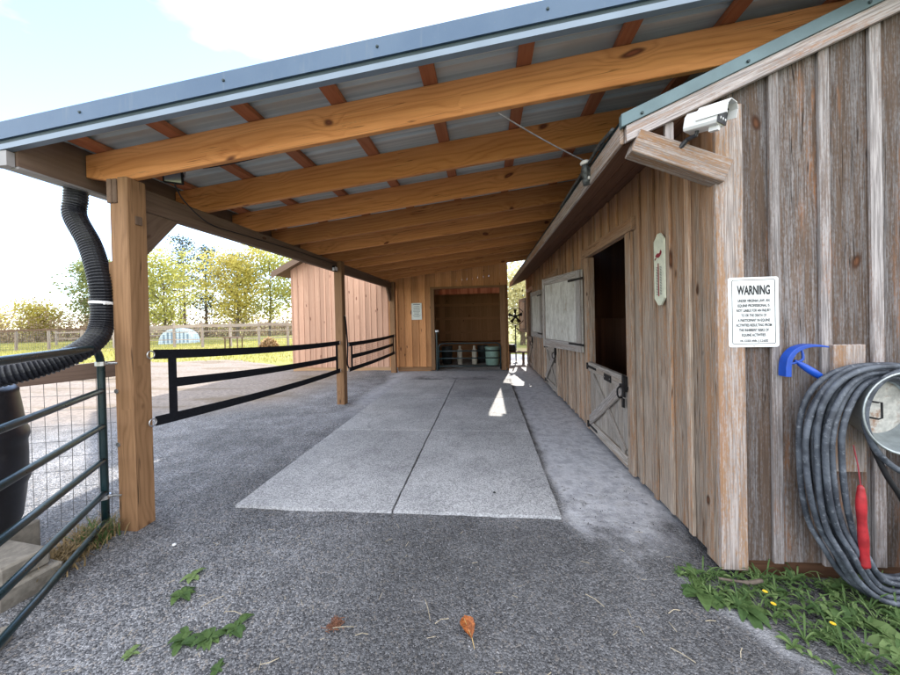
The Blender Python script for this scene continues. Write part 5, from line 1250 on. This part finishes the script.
# ------------------------------------------------------------------ trees
def leafquad(mb, p, sz, rs, flat=0.0):
    n = V(rs.gauss(0,1),rs.gauss(0,1),rs.gauss(0,1)+flat).normalized(); a = n.orthogonal().normalized()*sz*rs.uniform(.6,1.3); b = n.cross(a).normalized()*sz*rs.uniform(.4,.9)
    mb.face([p-a,p+b,p+a,p-b], V(0,0,1), rs.random())
def branch_tree(name, label, cat, pos, h, seed, leaf, bark, n1=14, spread=.34, leafn=3000, lsz=.16, start=.25, rise=.75, tr=.16, bare=0.0, clump=.55, group=None, top_w=1.0):
    rs = random.Random(seed); pos = V(*pos); t = thing(name, label, cat, pos, group)
    tb = MB(); wob = V(rs.uniform(-.5,.5),rs.uniform(-.5,.5),0)
    def trunk(s_): return pos+V(0,0,h*.93*s_)+wob*(math.sin(s_*2.6))*h*.05
    tb.tube([trunk(k/8) for k in range(9)], [tr*(1-.88*k/8) for k in range(9)], 7)
    tips = []
    for i in range(n1):
        s_ = start+(.97-start)*(i+rs.random()*.6)/n1; a = i*2.4+rs.uniform(-.5,.5); L = h*spread*(1.15-abs(s_-.5)*.9)*rs.uniform(.65,1.15)*(top_w if s_ > .7 else 1)
        d = V(math.cos(a),math.sin(a),rise*rs.uniform(.5,1.3)).normalized(); p = trunk(s_); q = p+d*L*.55+V(0,0,L*.05); e = q+(d+V(rs.gauss(0,.25),rs.gauss(0,.25),.25)).normalized()*L*.5
        r0 = tr*(1-.85*s_)*.5; tb.tube([p,q,e],[r0,r0*.6,.008],5); tips += [(q,.7),(e,1.0)]
        for k in range(4):
            w = rs.uniform(.3,1); bpt = p.lerp(q,w) if w < .6 else q.lerp(e,w*.6); dd = (d+V(rs.gauss(0,.7),rs.gauss(0,.7),rs.uniform(-.1,.7))).normalized(); e2 = bpt+dd*L*rs.uniform(.25,.5); tb.tube([bpt,bpt.lerp(e2,.5)+V(0,0,.03*L),e2],[r0*.4,r0*.25,.006],4); tips.append((e2,1.0)); 
    tips.append((trunk(1.0),1.0))
    tb.build('trunk', bark, t)
    if leafn:
        lb = MB(); use = [x for x in tips if rs.random() > bare]
        for k in range(leafn):
            c, w = use[rs.randrange(len(use))]; p = c+V(rs.gauss(0,clump),rs.gauss(0,clump),rs.gauss(0,clump*.75)); leafquad(lb, p, lsz, rs)
        lb.build('crown', leaf, t)
    return t
def pine_tree(name, label, pos, h, seed, leafn=2600, lean_=0.0, start=.3, wide=.22, group=None):
    rs = random.Random(seed); pos = V(*pos); t = thing(name, label, 'tree', pos, group); tb = MB(); lb = MB()
    def trunk(s_): return pos+V(lean_*h*s_*s_,0,h*s_)
    tb.tube([trunk(k/8) for k in range(9)], [.19*(1-.9*k/8) for k in range(9)], 7); cl = []
    n = 26
    for i in range(n):
        s_ = start+(1-start)*(i/n)**.9; a = i*2.4+rs.uniform(-.6,.6); L = h*wide*(1.25-s_)*rs.uniform(.5,1.2); d = V(math.cos(a),math.sin(a),rs.uniform(-.05,.45)).normalized(); p = trunk(s_); e = p+d*L; m = p.lerp(e,.5)-V(0,0,L*.05)
        tb.tube([p,m,e],[.05*(1.1-s_),.03*(1.1-s_),.01],4)
        cl += [(e,1.0),(m.lerp(e,.5),.8)]
        for k in range(2): dd = V(rs.gauss(0,1),rs.gauss(0,1),rs.uniform(0,.7)).normalized(); e2 = m+dd*L*.45; tb.tube([m,e2],[.015,.006],4); cl.append((e2,.8))
    for k in range(leafn):
        c, w = cl[rs.randrange(len(cl))]; s_ = .36*w*h/10; leafquad(lb, c+V(rs.gauss(0,s_*1.3),rs.gauss(0,s_*1.3),rs.gauss(0,s_*.55)+.1), .13, rs, 1.2)
    tb.build('trunk', M['bark_dark'], t); lb.build('crown', M['lf_pine'], t); return t
GZ = -.06
branch_tree('spring_tree','yellow green spring tree directly right of the nearest post','tree',(-31.9,30.8,GZ),8.0,1,M['lf_yellowgreen'],M['bark'],24,.36,4800,.14,.15)
pine_tree('pine_tree','tallest thin pine with bare gaps, left of the two dark pines',(-36.9,38.3,GZ),12.2,2,2600,.0,.30,.22)
pine_tree('pine_tree','dark pine leaning right, beside the tallest thin pine',(-34.3,38.6,GZ),11.0,3,3000,.02,.22,.22)
pine_tree('pine_tree','broad dark pine with level branches behind the orange tree',(-33.2,42.0,GZ),10.6,4,4200,.03,.15,.32)
branch_tree('orange_tree','rounded golden orange tree behind the garden fence','tree',(-26.6,34.0,GZ),8.6,5,M['lf_orange'],M['bark'],30,.36,7000,.13,.10)
branch_tree('spring_tree','tall yellow green tree with bare limbs next to the cedar barn','tree',(-24.4,36.2,GZ),9.6,6,M['lf_yellowgreen'],M['bark'],26,.32,4800,.14,.18)
branch_tree('spring_tree','yellow green tree partly hidden behind the cedar barn','tree',(-20.5,36.5,GZ),9.0,16,M['lf_yellowgreen'],M['bark'],22,.34,4600,.14,.18)
branch_tree('green_tree','dense dark green tree left of the nearest post','tree',(-47.5,37.5,GZ),9.0,7,M['lf_green'],M['bark'],28,.36,7000,.16,.12)
branch_tree('green_tree','smaller green tree showing just behind the drain hose','tree',(-42.5,37.0,GZ),7.0,8,M['lf_green'],M['bark'],20,.36,5000,.17,.1)
for i,(x,y,h,l) in enumerate(((-58,33,5.4,'pale bare tree at the far left edge of the sky'),(-54.5,36,5.8,'thin bare tree second from the far left edge'),(-51.5,39,5.9,'bare tree beside the golden bush'),(-46.0,42,6.0,'bare tree half behind the dark green tree'))):
    branch_tree('bare_tree',l,'tree',(x,y,GZ),h,30+i,M['lf_brush'],M['bark'],14,.30,500,.10,.25,1.0,.10)
branch_tree('golden_bush','round golden bush behind the dark rail fence','bush',(-50.2,33.5,GZ),3.7,21,M['lf_orange'],M['bark'],14,.5,3000,.13,.1)
branch_tree('golden_bush','low golden bush left of the round golden bush','bush',(-55.0,32.0,GZ),2.9,22,M['lf_orange'],M['bark'],12,.55,1800,.13,.1)
branch_tree('bare_tree','bare trunked tree standing between the pines and the near post','tree',(-33.5,34.0,GZ),6.5,23,M['lf_brush'],M['bark'],12,.30,300,.1,.3,1.0,.10)
# sunny shrubs seen through the gap on the right
branch_tree('sunny_shrub','pale sunny shrub seen through the gap beside the fan','shrub',(2.0,19.0,GZ),3.6,24,M['lf_pale'],M['bark'],14,.5,3600,.11,.05)
branch_tree('sunny_shrub','taller sunny shrub behind the fan gap','shrub',(3.8,25.0,GZ),5.6,25,M['lf_pale'],M['bark'],14,.45,3600,.13,.05)
# thicket behind the fences
rs = random.Random(77); mb = MB()
def thick(rs):
    q = rs.random(); return V(-66+52*q, 27+15*q+rs.gauss(0,1.6)+2.0, GZ)
for k in range(900):
    p = thick(rs); h = rs.uniform(1.0,3.0); e = p+V(rs.gauss(0,.5),rs.gauss(0,.3),h); m = p.lerp(e,.5)+V(rs.gauss(0,.12),0,0); mb.tube([p,m,e],[.025,.018,.006],3,False,mi=0)
    for j in range(3): a = p.lerp(e,rs.uniform(.3,.9)); mb.tube([a,a+V(rs.gauss(0,.5),rs.gauss(0,.3),rs.uniform(.2,.8))],[.010,.004],3,False)
for k in range(22000):
    p = thick(rs); p.z = GZ+abs(rs.gauss(0,1.7)); leafquad(mb, p, .12, rs)
tag(mb.build('far_thicket', M['lf_brush']), 'brown leafless thicket along the wood edge behind the far fences', 'thicket', kind='stuff')
